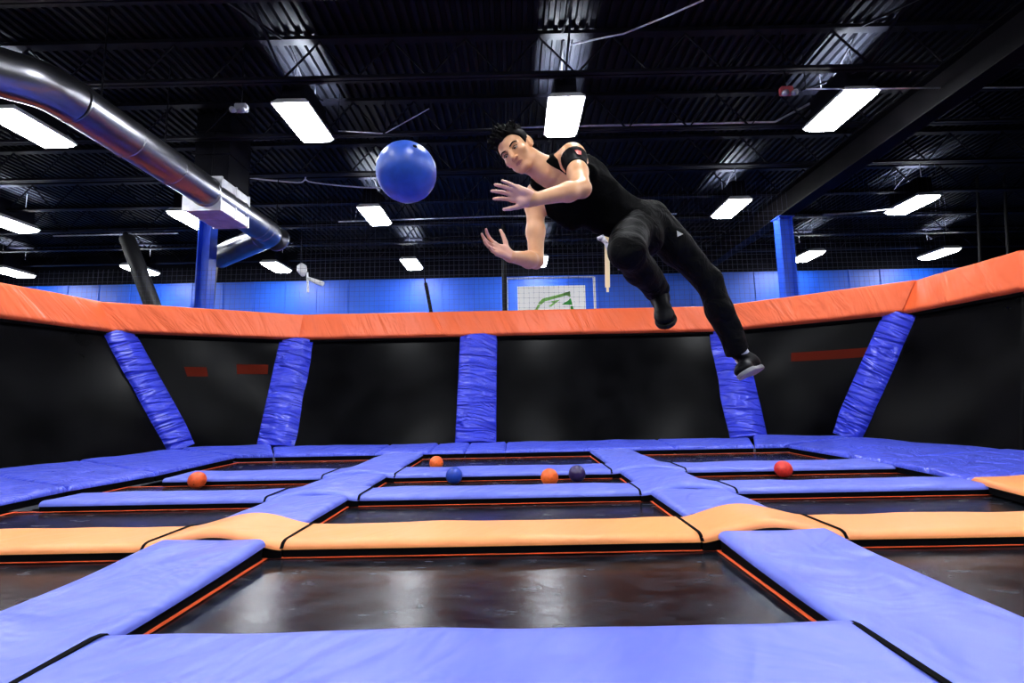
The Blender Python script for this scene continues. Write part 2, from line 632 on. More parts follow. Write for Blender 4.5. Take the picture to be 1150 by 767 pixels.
# ------------------------------------------------------------------ conduits along the ceiling
def conduit(pts, r, label, m='conduit'):
    rt = empty('conduit', pts[0], label, 'conduit')
    bm = bmesh.new()
    tube(bm, pts, r, 8)
    obj('pipe', bm, M[m], rt, smooth=True)
    for k in sorted({0, len(pts) // 2, len(pts) - 1}):
        p = Vector(pts[k])
        bm = bmesh.new()
        tube(bm, [p, Vector((p.x, p.y, DECK + 0.03))], 0.006, 6)
        obj('hanger', bm, M['steel_dark'], rt)


conduit([on_y(285, 157, 9.3), on_y(400, 152, 9.3), on_y(620, 142, 9.3), on_y(870, 137, 9.3), on_y(912, 115, 9.0)], 0.022, 'thin bright conduit running across the ceiling below the nearest lamps')
conduit([on_y(1035, 136, 9.3), on_y(1150, 133, 9.3)], 0.03, 'short bright conduit at the right photo edge, level with the near lamps')
conduit([on_y(905, 100, 7.4), on_y(1150, 98, 7.4)], 0.012, 'thin upper conduit from the near right lamp towards the right wall')
conduit([on_y(925, 241, 12.3), on_y(960, 239, 12.3), on_y(1010, 234, 12.3)], 0.03, 'short bright conduit leading to the lamp right of the blue column')
conduit([on_y(380, 249, 13.2), on_y(560, 243, 13.2), on_y(760, 240, 13.2)], 0.02, 'thin conduit crossing behind the flying ball and the man')
conduit([on_y(640, 50, 6.0), on_y(700, 38, 6.0), on_y(745, 20, 6.0), on_y(790, 0, 5.6)], 0.012, 'thin sagging cable rising to the top edge right of centre')
conduit([on_y(60, 265, 14.0), on_y(200, 262, 14.0)], 0.02, 'thin conduit on the left behind the lower duct')
conduit([on_y(380, 147, 8.6), on_y(432, 150, 8.9), on_y(482, 122, 8.2)], 0.010, 'thin bent wire above the flying ball')

# small fixtures at the joists
def emergency(u, v, y, label, m):
    p = on_y(u, v, y)
    r = empty('emergency_light', p, label, 'emergency light')
    bm = bmesh.new()
    box(bm, p + Vector((-0.10, -0.05, -0.04)), p + Vector((0.10, 0.05, 0.09)))
    bmesh.ops.bevel(bm, geom=bm.edges[:], offset=0.015, segments=2, affect='EDGES')
    obj('body', bm, m, r)
    for s in (-1, 1):
        bm = bmesh.new()
        c = p + Vector((s * 0.075, -0.07, -0.05))
        tube(bm, [c + Vector((0, 0.05, 0.02)), c + Vector((0, 0.0, 0)), c + Vector((0, -0.05, -0.025))], [0.02, 0.045, 0.05], 10)
        obj('lamp_head', bm, M['clear'], r, smooth=True)
    bm = bmesh.new()
    tube(bm, [p + Vector((0, 0, 0.09)), Vector((p.x, p.y, DECK))], 0.008, 6)
    obj('hanging_rod', bm, M['steel_dark'], r)


emergency(271, 123, 7.3, 'tiny clear twin-head emergency light left of the near left lamp', M['clear'])
emergency(883, 104, 7.3, 'small dark red twin-head emergency light left of the near right lamp', M['red_unit'])

# ------------------------------------------------------------------ air duct
DZ = 5.2
p_out, p_edge, p_bend = on_z(-60, 66, DZ), on_z(0, 82, DZ), on_z(52, 95, DZ)
p_elb = on_z(303, 263, DZ)
p_end = on_z(246, 289, DZ)
duct_root = empty('air_duct', p_bend, 'large shiny silver round air duct with a square box, along the upper left', 'air duct')
RD = 0.30


def duct_piece(name, pts, r=RD):
    bm = bmesh.new()
    tube(bm, pts, r, 28)
    o = obj(name, bm, M['galv'], duct_root)
    auto_smooth(o, 50)
    return o


def ring(name, c, d, r, t=0.05):
    bm = bmesh.new()
    d = Vector(d).normalized()
    tube(bm, [c - d * t / 2, c - d * t * 0.3, c + d * t * 0.3, c + d * t / 2], [r * 1.0, r * 1.035, r * 1.035, r * 1.0], 28)
    o = obj(name, bm, M['galv'], duct_root)
    auto_smooth(o, 40)


d1 = (p_elb - p_bend).normalized()
duct_piece('straight_run', [p_bend + d1 * 0.35, p_elb - d1 * 0.32])
d0 = (p_bend - p_out).normalized()
duct_piece('bend', smooth_path([p_bend - d0 * 0.4, p_bend - d0 * 0.08 + d1 * 0.06, p_bend + d1 * 0.36], 5))
duct_piece('near_run', [p_out - d0 * 3, p_bend - d0 * 0.38])
d2 = (p_end - p_elb).normalized()
duct_piece('elbow', smooth_path([p_elb - d1 * 0.34, p_elb - d1 * 0.03 + d2 * 0.03, p_elb + d2 * 0.34], 5))
duct_piece('tail_run', [p_elb + d2 * 0.32, p_end])
for k in range(7):
    ring('seam_ring', p_bend + d1 * (0.38 + k * 0.95), d1, RD)
ring('seam_ring', p_elb - d1 * 0.34, d1, RD)
ring('seam_ring', p_elb + d2 * 0.34, d2, RD)
ring('seam_ring', p_end - d2 * 0.04, d2, RD)
for k in range(5):
    bm = bmesh.new()
    c = p_bend + d1 * (0.8 + k * 1.3)
    tube(bm, [c + Vector((0, 0, RD)), Vector((c.x, c.y, DECK + 0.02))], 0.012, 6)
    obj('hanger_rod', bm, M['steel_dark'], duct_root)

pb = on_z(245, 228, DZ)
bx = duct_root
bm = bmesh.new()
box(bm, pb + Vector((-0.37, -0.5, -0.36)), pb + Vector((0.37, 0.5, 0.32)))
bmesh.ops.bevel(bm, geom=bm.edges[:], offset=0.012, segments=1, affect='EDGES')
obj('box_body', bm, M['galv_box'], bx)
for yy in (-0.5, 0.0, 0.48):
    bm = bmesh.new()
    box(bm, pb + Vector((-0.382, yy - 0.02, -0.372)), pb + Vector((0.382, yy + 0.02, 0.332)))
    obj('box_flange', bm, M['galv_box'], bx)
bm = bmesh.new()
box(bm, pb + Vector((-0.34, -0.3, 0.36)), pb + Vector((0.36, 0.45, DECK - pb.z)))
for zz in (0.9, 1.4):
    box(bm, pb + Vector((-0.39, -0.33, zz)), pb + Vector((0.39, 0.48, zz + 0.05)))
obj('shaft', bm, M['steel_dark'], bx)

# ================================================================== THE COURT
# --- floor grid lines (metres)
XL0, XL1, XR0, XR1 = -2.45, -1.70, 1.34, 2.11       # the two lengthwise pad lanes
XS0, XS1 = -5.10, 4.95                               # inner edges of the side pads
ROWS = [('front', 1.10, 2.14), ('orange', 3.42, 3.98), ('second', 5.04, 5.60), ('third', 6.50, 7.24), ('rear', 9.05, 10.25)]
PT = 0.045     # pad thickness
GP = 0.004     # gap between neighbouring pads

# --- beds
bed_rows = [(-1.0, 1.10, 'under the viewpoint'), (2.14, 3.42, 'nearest'), (3.98, 5.04, 'second nearest'), (5.60, 6.50, 'third from the front'), (7.24, 9.05, 'farthest')]
bed_cols = [(XS0, XL0, 'left'), (XL1, XR0, 'centre'), (XR1, XS1, 'right')]
BZ = -0.03
for ri, (y0, y1, rn) in enumerate(bed_rows):
    if ri == 0:
        continue
    for (x0, x1, cn) in bed_cols:
        r = empty('trampoline', ((x0 + x1) / 2, (y0 + y1) / 2, BZ), f'black trampoline bed in the {cn} column, {rn} row' if rn != 'farthest' else f'black trampoline bed in the {cn} column, row before the rear wall', 'trampoline')
        bm = bmesh.new()
        nx, ny = 40, 20
        X0, X1, Y0, Y1 = x0 - (0.4 if cn == 'left' else 0.10), x1 + (0.4 if cn == 'right' else 0.10), y0 - 0.10, y1 + 0.10
        vs = []
        for i in range(nx + 1):
            row = []
            for j in range(ny + 1):
                s, t = i / nx, j / ny
                sag = -0.02 * (math.sin(math.pi * s) * math.sin(math.pi * t)) ** 0.6
                row.append(bm.verts.new((X0 + (X1 - X0) * s, Y0 + (Y1 - Y0) * t, BZ + sag)))
            vs.append(row)
        for i in range(nx):
            for j in range(ny):
                bm.faces.new((vs[i][j], vs[i + 1][j], vs[i + 1][j + 1], vs[i][j + 1]))
        res = bmesh.ops.extrude_face_region(bm, geom=bm.faces[:])
        bmesh.ops.translate(bm, verts=[g for g in res['geom'] if isinstance(g, bmesh.types.BMVert)], vec=(0, 0, -0.006))
        obj('mat', bm, M['bed'], r, smooth=True)
        bm = bmesh.new()
        wv, zz = 0.034, BZ + 0.002
        for lo_, hi_ in (((x0 - 0.03, y0 - 0.05, zz), (x0 - 0.03 + wv, y1 + 0.05, zz + 0.006)), ((x1 + 0.03 - wv, y0 - 0.05, zz), (x1 + 0.03, y1 + 0.05, zz + 0.006)),
                         ((x0, y0 - 0.03, zz), (x1, y0 - 0.03 + wv - 0.016, zz + 0.006)), ((x0, y1 + 0.03 - wv + 0.012, zz), (x1, y1 + 0.03, zz + 0.006))):
            box(bm, lo_, hi_)
        obj('webbing_border', bm, M['webbing'], r)['label'] = 'orange webbing along the edge of the bed'

# --- steel frame that carries beds and pads
fr = empty('steel_understructure', (0, 5, FLOOR), 'black steel frame under the beds and pads of the court', 'understructure')
bm = bmesh.new()
for xx in ((XL0 + XL1) / 2, (XR0 + XR1) / 2, XS0 - 0.2, XS1 + 0.2):
    box(bm, (xx - 0.04, 0.0, -0.17), (xx + 0.04, 9.2, -0.09))
obj('long_rail', bm, M['steel_dark'], fr)
bm = bmesh.new()
for n_, y0, y1 in ROWS:
    yy = (y0 + y1) / 2 if n_ != 'rear' else 9.15
    box(bm, (XS0 - 2.2, yy - 0.04, -0.171), (XS1 + 2.2, yy + 0.04, -0.091))
obj('cross_rail', bm, M['steel_dark'], fr)
for xx in ((XL0 + XL1) / 2, (XR0 + XR1) / 2, XS0 - 0.2, XS1 + 0.2):
    for n_, y0, y1 in ROWS:
        yy = (y0 + y1) / 2 if n_ != 'rear' else 9.15
        bm = bmesh.new()
        tube(bm, [(xx, yy, FLOOR), (xx, yy, -0.10)], 0.04, 10)
        obj('leg', bm, M['steel_dark'], fr)


# --- floor pads
def fpad(x0, x1, y0, y1, m, label, z=0.035, seed=0, hump=None, er=(1, 1, 1, 1), th=PT, seams=(), group=None, name='floor_pad', nx=26, ny=20):
    r = empty(name, ((x0 + x1) / 2, (y0 + y1) / 2, z), label, 'floor pad', group)
    pad('cover', (x0 + GP, y0 + GP, z), (x1 - GP, y0 + GP, z), (x1 - GP, y1 - GP, z), (x0 + GP, y1 - GP, z), th, m, r, nx, ny, 0.06, hump, 0.006, seed=seed, er=er)
    i_ = 0.012
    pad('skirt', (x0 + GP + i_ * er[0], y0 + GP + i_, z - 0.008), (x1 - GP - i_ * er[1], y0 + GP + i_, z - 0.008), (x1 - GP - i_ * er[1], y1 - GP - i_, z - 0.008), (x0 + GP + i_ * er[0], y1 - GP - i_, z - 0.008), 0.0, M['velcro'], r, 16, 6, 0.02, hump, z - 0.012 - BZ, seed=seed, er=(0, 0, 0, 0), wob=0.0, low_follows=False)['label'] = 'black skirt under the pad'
    for (side, wdt) in seams:            # hook-and-loop strip over a joint, follows the pad's profile
        pts = []
        for k in range(25):
            t = k / 24
            yy = y0 + GP + (y1 - y0 - 2 * GP) * t
            d = min(t, 1 - t) * (y1 - y0)
            q = 1 - min(d / 0.08, 1)
            kk = math.sqrt(max(0, 1 - q * q))
            s = 0.0 if side == 'x0' else 1.0
            h = th * kk + (hump(s, t) if hump else 0) + 0.004
            pts.append((x0 + 0.0 if side == 'x0' else x1, yy, z + h))
        strip('hook_and_loop_strip', pts, (1, 0, 0), wdt, 0.006, M['velcro'], r)['label'] = 'black hook-and-loop strip'
    return r


def hump_x(a):        # raised in the middle of the pad along s, flat at its ends
    return lambda s, t: a * math.sin(math.pi * min(max(s, 0), 1)) ** 1.5


def hump_end(a, where):   # pad that rises towards one end (t)
    if where == 't1':
        return lambda s, t: a * max(0, (t - 0.6) / 0.4) ** 2
    return lambda s, t: a * max(0, (0.4 - t) / 0.4) ** 2


B_, O_ = M['blue_floor'], M['orange_floor']
OVX = 0.10   # crossing pads overhang the lane on both sides
seed = 1
for (rn, y0, y1), mm, cname, place in ((ROWS[1], O_, 'orange', 'nearest cross strip'), (ROWS[2], B_, 'blue', 'second cross strip'), (ROWS[3], B_, 'blue', 'third cross strip')):
    er3 = (0, 0, 1, 1)
    wv = {'orange': 0.022, 'second': 0.022, 'third': 0.022}[rn]
    a = 0.09 if rn == 'orange' else 0.065
    fpad(XS0 + {'orange': 0.0, 'second': 0.25, 'third': 0.45}[rn], XL0 - OVX, y0, y1, mm, f'{cname} floor pad, left piece of the {place}', seed=seed, er=er3)
    fpad(XL0 - OVX, XL1 + OVX, y0 - 0.01, y1 + 0.01, mm, f'{cname} humped floor pad of the {place} over the left lane', seed=seed + 1, er=er3, hump=hump_x(a), seams=(('x0', wv), ('x1', wv)))
    fpad(XL1 + OVX, XR0 - OVX, y0, y1, mm, f'{cname} floor pad, long middle piece of the {place}', seed=seed + 2, er=er3, nx=40)
    fpad(XR0 - OVX, XR1 + OVX, y0 - 0.01, y1 + 0.01, mm, f'{cname} humped floor pad of the {place} over the right lane', seed=seed + 3, er=er3, hump=hump_x(a), seams=(('x0', wv), ('x1', wv)))
    fpad(XR1 + OVX, XS1, y0, y1, mm, f'{cname} floor pad, right piece of the {place}', seed=seed + 4, er=er3)
    seed += 5
# lengthwise lanes
lane_rows = [(0.6, 3.42, 'nearest and widest piece'), (3.98, 5.04, 'short piece beyond the orange strip'), (5.60, 6.50, 'piece between second and third cross strips'), (7.24, 9.05, 'last piece before the rear pads')]
for (x0, x1, ln) in ((XL0, XL1, 'left'), (XR0, XR1, 'right')):
    for k, (y0, y1, rn) in enumerate(lane_rows):
        ya, yb = y0 + 0.012, y1 - 0.012
        hp = hump_end(0.03, 't1') if k == 0 else (lambda s, t: 0.012)
        fpad(x0, x1, ya, yb, B_, f'blue lengthwise floor pad of the {ln} lane, {rn}', seed=seed, er=(1, 1, 0, 0), hump=hp, ny=34)
        seed += 1
# front cross strip
hz = 0.02
fpad(XL1 + 0.005, XR0 - 0.005, 1.1, 2.14, B_, 'long blue floor pad across the very front, between two black seams', seed=40, er=(0, 0, 1, 1), th=PT + 0.01, nx=44, seams=(('x0', 0.03), ('x1', 0.03)))
fpad(XS0, XL0 - 0.005, 1.1, 2.14, B_, 'blue floor pad at the front left corner', seed=41, er=(0, 0, 1, 1))
fpad(XR1 + 0.005, XS1, 1.1, 2.14, B_, 'blue floor pad at the front right corner', seed=42, er=(0, 0, 1, 1))

# --- walls of the court: bottom and top lines
WZ0, WZ1 = 0.16, 3.08
BOT = [Vector(p) for p in ((-8.20, -1.0, WZ0), (-7.98, 5.6, WZ0), (-6.72, 9.80, 0.2), (-4.98, 10.30, 0.2), (4.78, 10.28, 0.2), (6.55, 9.72, 0.2), (7.36, 7.2, WZ0), (7.6, -1.0, WZ0))]
TOP = [Vector(p) for p in ((-9.30, -1.0, WZ1), (-8.97, 6.2, WZ1), (-8.30, 9.48, WZ1), (-5.02, 11.38, WZ1), (4.90, 11.36, WZ1), (7.72, 9.06, WZ1), (7.80, 7.2, WZ1), (8.1, -1.0, WZ1))]


def wall_pt(i, j, f, k):
    """point on the wall between nodes i and j at fraction f along and k up"""
    b = BOT[i].lerp(BOT[j], f)
    t = TOP[i].lerp(TOP[j], f)
    return b.lerp(t, k)


def wall_bed(i, j, f0, f1, label, patches=()):
    cs = [wall_pt(i, j, f0, -0.06), wall_pt(i, j, f1, -0.06), wall_pt(i, j, f1, 0.93), wall_pt(i, j, f0, 0.93)]
    ctr = sum(cs, Vector()) / 4
    n = (cs[1] - cs[0]).cross(cs[3] - cs[0]).normalized()
    if n.y > 0 or (abs(n.y) < 0.2 and n.dot(Vector((0, 5, 1)) - ctr) < 0):
        n = -n
    if n.dot(Vector((0, 4, 1)) - ctr) < 0:
        n = -n
    r = empty('wall_trampoline', ctr, label, 'wall trampoline')
    bm = bmesh.new()
    N = 24
    vs = []
    for a in range(N + 1):
        row = []
        for b in range(N + 1):
            s, t = a / N, b / N
            p = (cs[0] * (1 - s) + cs[1] * s) * (1 - t) + (cs[3] * (1 - s) + cs[2] * s) * t
            row.append(bm.verts.new(p - n * (0.02 + 0.05 * math.sin(math.pi * s) * math.sin(math.pi * t))))
        vs.append(row)
    for a in range(N):
        for b in range(N):
            bm.faces.new((vs[a][b], vs[a + 1][b], vs[a + 1][b + 1], vs[a][b + 1]))
    res = bmesh.ops.extrude_face_region(bm, geom=bm.faces[:])
    bmesh.ops.translate(bm, verts=[g for g in res['geom'] if isinstance(g, bmesh.types.BMVert)], vec=-n * 0.008)
    obj('mat', bm, M['wall_bed'], r, smooth=True)
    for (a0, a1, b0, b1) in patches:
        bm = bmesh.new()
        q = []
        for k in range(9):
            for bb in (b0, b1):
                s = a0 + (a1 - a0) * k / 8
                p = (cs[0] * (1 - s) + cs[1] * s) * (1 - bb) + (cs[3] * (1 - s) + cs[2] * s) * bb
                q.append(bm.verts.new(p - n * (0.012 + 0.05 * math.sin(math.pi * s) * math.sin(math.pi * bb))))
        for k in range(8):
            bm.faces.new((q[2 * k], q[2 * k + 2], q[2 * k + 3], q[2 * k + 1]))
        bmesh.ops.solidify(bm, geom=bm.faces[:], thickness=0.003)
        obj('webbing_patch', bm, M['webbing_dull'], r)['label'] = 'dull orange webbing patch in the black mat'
    return r


wall_bed(0, 1, 0.3, 0.999, 'black mesh wall trampoline, first part of the left side wall')
wall_bed(1, 2, 0.0, 0.98, 'black mesh wall trampoline of the left side wall beside the left corner post')
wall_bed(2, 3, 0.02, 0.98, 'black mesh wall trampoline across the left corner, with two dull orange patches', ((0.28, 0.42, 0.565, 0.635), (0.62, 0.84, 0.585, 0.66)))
wall_bed(3, 4, 0.02, 0.425, 'black mesh wall trampoline of the rear wall, left of the middle post')
wall_bed(3, 4, 0.425, 0.985, 'wide black mesh wall trampoline of the rear wall, right of the middle post')
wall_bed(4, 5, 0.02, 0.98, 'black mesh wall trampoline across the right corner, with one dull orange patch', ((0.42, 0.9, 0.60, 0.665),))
wall_bed(5, 6, 0.02, 1.0, 'black mesh wall trampoline of the right side wall beside the right corner post')
wall_bed(6, 7, 0.0, 0.7, 'black mesh wall trampoline, first part of the right side wall')

# --- blue post pads
def post(name_lbl, b, t, width, n, m, seed, tw=None, k1=0.86):
    """faceted pad along the line b>t, across direction found from the normal"""
    b, t = Vector(b), Vector(t)
    d = (t - b).normalized()
    n = (Vector(n) - d * Vector(n).dot(d)).normalized()
    a = d.cross(n).normalized()
    wb, wt = width, tw or width
    r = empty('post_pad', b, name_lbl, 'post pad')

    def prof(s):
        x = abs(2 * s - 1)
        return 1.0 if x < 0.36 else 1.0 - 0.75 * ((x - 0.36) / 0.64)
    c = [b + a * wb / 2, b - a * wb / 2, t - a * wt / 2, t + a * wt / 2]
    if (c[1] - c[0]).cross(c[3] - c[0]).dot(n) < 0:
        c = [c[1], c[0], c[3], c[2]]
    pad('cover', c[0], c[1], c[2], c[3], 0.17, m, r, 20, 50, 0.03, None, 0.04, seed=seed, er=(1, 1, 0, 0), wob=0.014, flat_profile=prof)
    return r


def node_post(i, label, seed, width=0.82, n=None, kb=-0.02, kt=0.795):
    b = BOT[i].lerp(TOP[i], kb)
    t = BOT[i].lerp(TOP[i], kt)
    ctr = (b + t) / 2
    nn = n or (Vector((0, 4, 1.2)) - ctr)
    return post(label, b, t, width, nn, M['blue_post'], seed)


node_post(2, 'blue slanting post pad at the left corner of the side wall', 51, 0.62, n=(0.62, -0.75, 0))
node_post(3, 'blue post pad with horizontal creases at the left end of the rear wall', 52, 0.80, n=(0.25, -0.95, 0))
bmid, tmid = wall_pt(3, 4, 0.424, -0.02), wall_pt(3, 4, 0.424, 0.795)
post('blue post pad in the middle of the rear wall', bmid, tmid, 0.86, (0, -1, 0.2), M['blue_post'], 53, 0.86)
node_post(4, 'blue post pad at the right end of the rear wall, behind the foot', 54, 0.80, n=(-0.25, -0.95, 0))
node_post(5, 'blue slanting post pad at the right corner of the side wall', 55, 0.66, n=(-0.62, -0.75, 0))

# --- orange rail pads on top of the walls
def rail(i, j, f0, f1, label, seed, th=0.12, zt=0.03, drop=0.60):
    a, b = TOP[i].lerp(TOP[j], f0), TOP[i].lerp(TOP[j], f1)
    la, lb = wall_pt(i, j, f0, 1 - drop / (WZ1 - WZ0)), wall_pt(i, j, f1, 1 - drop / (WZ1 - WZ0))
    ctr = (a + b) / 2
    r = empty('rail_pad', ctr, label, 'rail pad')
    nn = (b - a).cross(la - a).normalized()
    if nn.dot(Vector((0, 4, 1)) - ctr) < 0:
        nn = -nn
    a, b = a + Vector((0, 0, zt)), b + Vector((0, 0, zt))
    c = [la, lb, b, a]
    if (c[1] - c[0]).cross(c[3] - c[0]).dot(nn) < 0:
        c = [c[1], c[0], c[3], c[2]]
    L = (b - a).length
    pad('cover', c[0], c[1], c[2], c[3], th, M['orange_band'], r, max(20, int(L * 8)), 14, 0.05, None, 0.10, seed=seed, er=(0, 0, 1, 1), wob=0.012)
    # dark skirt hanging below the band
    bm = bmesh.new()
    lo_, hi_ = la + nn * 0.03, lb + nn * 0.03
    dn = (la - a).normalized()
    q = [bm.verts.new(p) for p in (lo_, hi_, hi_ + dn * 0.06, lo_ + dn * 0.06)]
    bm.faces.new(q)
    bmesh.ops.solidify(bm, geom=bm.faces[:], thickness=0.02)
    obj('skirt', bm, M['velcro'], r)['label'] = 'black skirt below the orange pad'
    return r


rail(0, 1, 0.2, 0.999, 'orange rail pad on the left side wall, out towards the viewpoint', 61)
rail(1, 2, 0.001, 0.995, 'orange rail pad on the left side wall beside the left corner seam', 62)
rail(2, 3, 0.003, 0.998, 'orange rail pad over the left corner', 63, th=0.16)
rail(3, 4, 0.001, 0.999, 'long orange rail pad along the top of the rear wall', 64)
rail(4, 5, 0.002, 0.985, 'orange rail pad over the right corner', 65, th=0.15)
rail(5, 6, 0.008, 0.999, 'orange rail pad on the right side wall beside the right corner gap', 66)
rail(6, 7, 0.001, 0.8, 'orange rail pad on the right side wall, out towards the viewpoint', 67)

# --- blue pads along the foot of the walls
def foot_pad(c, label, seed, m=None, th=0.05, ny=20, nx=20, seam=None):
    c = [Vector(p) for p in c]
    if (c[1] - c[0]).cross(c[3] - c[0]).z < 0:
        c = [c[1], c[0], c[3], c[2]]
    r = empty('foot_pad', sum(c, Vector()) / 4, label, 'foot pad')
    pad('cover', c[0], c[1], c[2], c[3], th, m or M['blue_wall_pad'], r, nx, ny, 0.06, None, 0.006, seed=seed, er=(1, 1, 1, 1), wob=0.012)
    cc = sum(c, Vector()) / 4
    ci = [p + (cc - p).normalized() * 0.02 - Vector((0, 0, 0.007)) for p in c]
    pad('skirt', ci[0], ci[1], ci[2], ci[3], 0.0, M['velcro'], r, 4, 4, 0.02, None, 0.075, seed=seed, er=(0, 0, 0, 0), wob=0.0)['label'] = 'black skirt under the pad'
    return r


IZ = 0.065   # inner edge height
LI = [(-5.1, -1), (-5.1, 2.6), (-5.15, 4.7), (-5.2, 5.75), (-5.02, 6.9), (-5.15, 9.04)]
LOY = [-1, 3.4, 5.6, 6.9, 8.1, 9.72]


def left_outer(y):
    if y < 5.6:
        f = (y + 1) / 6.6
        p = BOT[0].lerp(BOT[1], f)
    else:
        f = (y - 5.6) / 4.2
        p = BOT[1].lerp(BOT[2], f)
    return p + Vector((0.06, -0.03, -0.05))


def right_outer(y):
    if y < 7.2:
        p = BOT[7].lerp(BOT[6], (y + 1) / 8.2)
    else:
        p = BOT[6].lerp(BOT[5], (y - 7.2) / 2.52)
    return p + Vector((-0.06, -0.03, -0.05))


names = ['beside the viewpoint', 'second from the viewpoint', 'third from the viewpoint', 'fourth from the viewpoint', 'last before the left corner']
for k in range(5):
    (xa, ya), (xb, yb) = LI[k], LI[k + 1]
    foot_pad([(xa, ya + GP, IZ), left_outer(LOY[k] + GP), left_outer(LOY[k + 1] - GP), (xb, yb - GP, IZ)], f'blue foot pad below the left side wall, {names[k]}', 70 + k)
RI = [(4.95, -1), (4.95, 2.6), (4.50, 4.25), (4.78, 5.3), (4.95, 6.8), (4.95, 9.04)]
ROY = [-1, 2.9, 4.5, 5.6, 7.4, 9.66]
names = ['beside the viewpoint', 'just before the orange pad', None, 'just beyond the orange pad', 'last before the right corner']
for k in range(5):
    (xa, ya), (xb, yb) = RI[k], RI[k + 1]
    lab = f'blue foot pad below the right side wall, {names[k]}' if names[k] else 'orange foot pad below the right side wall at the photo edge'
    foot_pad([(xa, ya + GP, IZ), right_outer(ROY[k] + GP), right_outer(ROY[k + 1] - GP), (xb, yb - GP, IZ)], lab, 80 + k, m=M['orange_floor'] if k == 2 else None)
# corner pieces
foot_pad([(-5.12, 9.06, IZ), BOT[2] + Vector((0.08, -0.06, -0.04)), BOT[3] + Vector((-0.12, -0.06, -0.02)), (-4.45, 9.06, IZ)], 'creased blue foot pad filling the left corner between two posts', 90)
foot_pad([(4.36, 9.06, IZ), BOT[4] + Vector((0.12, -0.06, -0.02)), BOT[5] + Vector((-0.08, -0.06, -0.04)), (4.93, 9.06, IZ)], 'creased blue foot pad filling the right corner between two posts', 91)
# rear row
rx = [-4.44, -2.6, -1.6, -0.95, -0.2, 2.9, 4.35]
rl = ['first from the left corner', 'left of the middle post, second piece', 'short piece left of the middle post', 'in front of the middle post', 'long piece right of the middle post', 'last piece before the right corner']
for k in range(6):
    def oz(xv):
        xx = xv
        if k == 0 and xv == rx[0]:
            xx = -5.05
        if k == 5 and xv == rx[6]:
            xx = 4.82
        return (xx, 10.22, 0.12)
    foot_pad([(rx[k] + GP, 9.06, IZ), (rx[k + 1] - GP, 9.06, IZ), (oz(rx[k + 1])[0] - GP, 10.22, 0.12), (oz(rx[k])[0] + GP, 10.22, 0.12)], f'blue foot pad below the rear wall, {rl[k]}', 100 + k)

# ------------------------------------------------------------------ behind the court
# net posts
def net_post(p0, p1, r, label):
    rt = empty('net_post', p0, label, 'net post')
    bm = bmesh.new()
    tube(bm, [p0, p1], r, 14)
    o = obj('padded_sleeve', bm, M['black_pad'], rt)
    auto_smooth(o, 50)
    bm = bmesh.new()
    tube(bm, [p1, Vector(p1) + (Vector(p1) - Vector(p0)).normalized() * 0.2], r * 0.35, 10)
    obj('pole_tip', bm, M['steel_dark'], rt)
    return rt


def to_floor(a, b):
    """extend the line b>a down to the floor"""
    a, b = Vector(a), Vector(b)
    t = (FLOOR - a.z) / (b.z - a.z)
    return a + (b - a) * t


a, b = on_y(172, 345, 13.0), on_y(143, 268, 13.4)
net_post(to_floor(a, b), b, 0.20, 'thick black padded post leaning left of the left blue column')
a, b = on_y(233, 345, 14.7), on_y(240, 276, 14.7)
tp = net_post(to_floor(a, b), b, 0.17, 'thick black padded post just right of the left blue column')
bm = bmesh.new()
p = b + Vector((0, -0.17, -0.12))
box(bm, p + Vector((-0.08, -0.03, -0.11)), p + Vector((0.08, 0.02, 0.11)))
bmesh.ops.bevel(bm, geom=bm.edges[:], offset=0.01, segments=1, affect='EDGES')
obj('white_tag', bm, M['white'], tp)['label'] = 'small white tag at the top of the post'
a, b = on_y(567, 350, 14.0), on_y(565, 236, 14.0)
net_post(to_floor(a, b), b, 0.075, 'slim black post left of the white sign')
a, b = on_y(484, 350, 16.0), on_y(478, 318, 16.0)
net_post(to_floor(a, b), b, 0.06, 'short dark post in front of the blue wall, left of the sign post')
a, b = on_y(1101, 310, 13.0), on_y(1097, 190, 13.0)
net_post(to_floor(a, b), b, 0.035, 'thin dark pole near the right photo edge, left of a pair')
a, b = on_y(1133, 300, 13.0), on_y(1127, 190, 13.0)
net_post(to_floor(a, b), b, 0.035, 'thin dark pole near the right photo edge, right of a pair')

# safety net with pale head rope
NY = 11.9
rope_px = [(-40, 188), (150, 187), (250, 196), (300, 202), (335, 205), (343, 202), (352, 205), (400, 210), (470, 213), (560, 216), (700, 212), (830, 205), (960, 196), (1060, 182)]
rope = [on_y(u, v, NY) for u, v in rope_px]
nr = empty('safety_net', on_y(600, 300, NY), 'fine dark safety net with a pale head rope hanging behind the orange rear rail', 'net')
bm = bmesh.new()
tube(bm, smooth_path(rope[2:9], 6), 0.018, 6)
obj('head_rope', bm, M['rope'], nr, smooth=True)
bm = bmesh.new()
kn = on_y(343, 202, NY)
tube(bm, [kn, Vector((kn.x, NY, DECK - 0.05))], 0.018, 6)
obj('hanging_cord', bm, M['rope'], nr)
bm = bmesh.new()
xs0, xs1 = rope[0].x, rope[-1].x
rp = smooth_path(rope, 8)


def rope_z(xv):
    for p, q in zip(rp, rp[1:]):
        if p.x <= xv <= q.x:
            return p.z + (q.z - p.z) * (xv - p.x) / max(1e-6, q.x - p.x)
    return rp[-1].z


ST, TW = 0.125, 0.0028


def nq(p0, p1, p2, p3):
    bm.faces.new([bm.verts.new(p) for p in (p0, p1, p2, p3)])


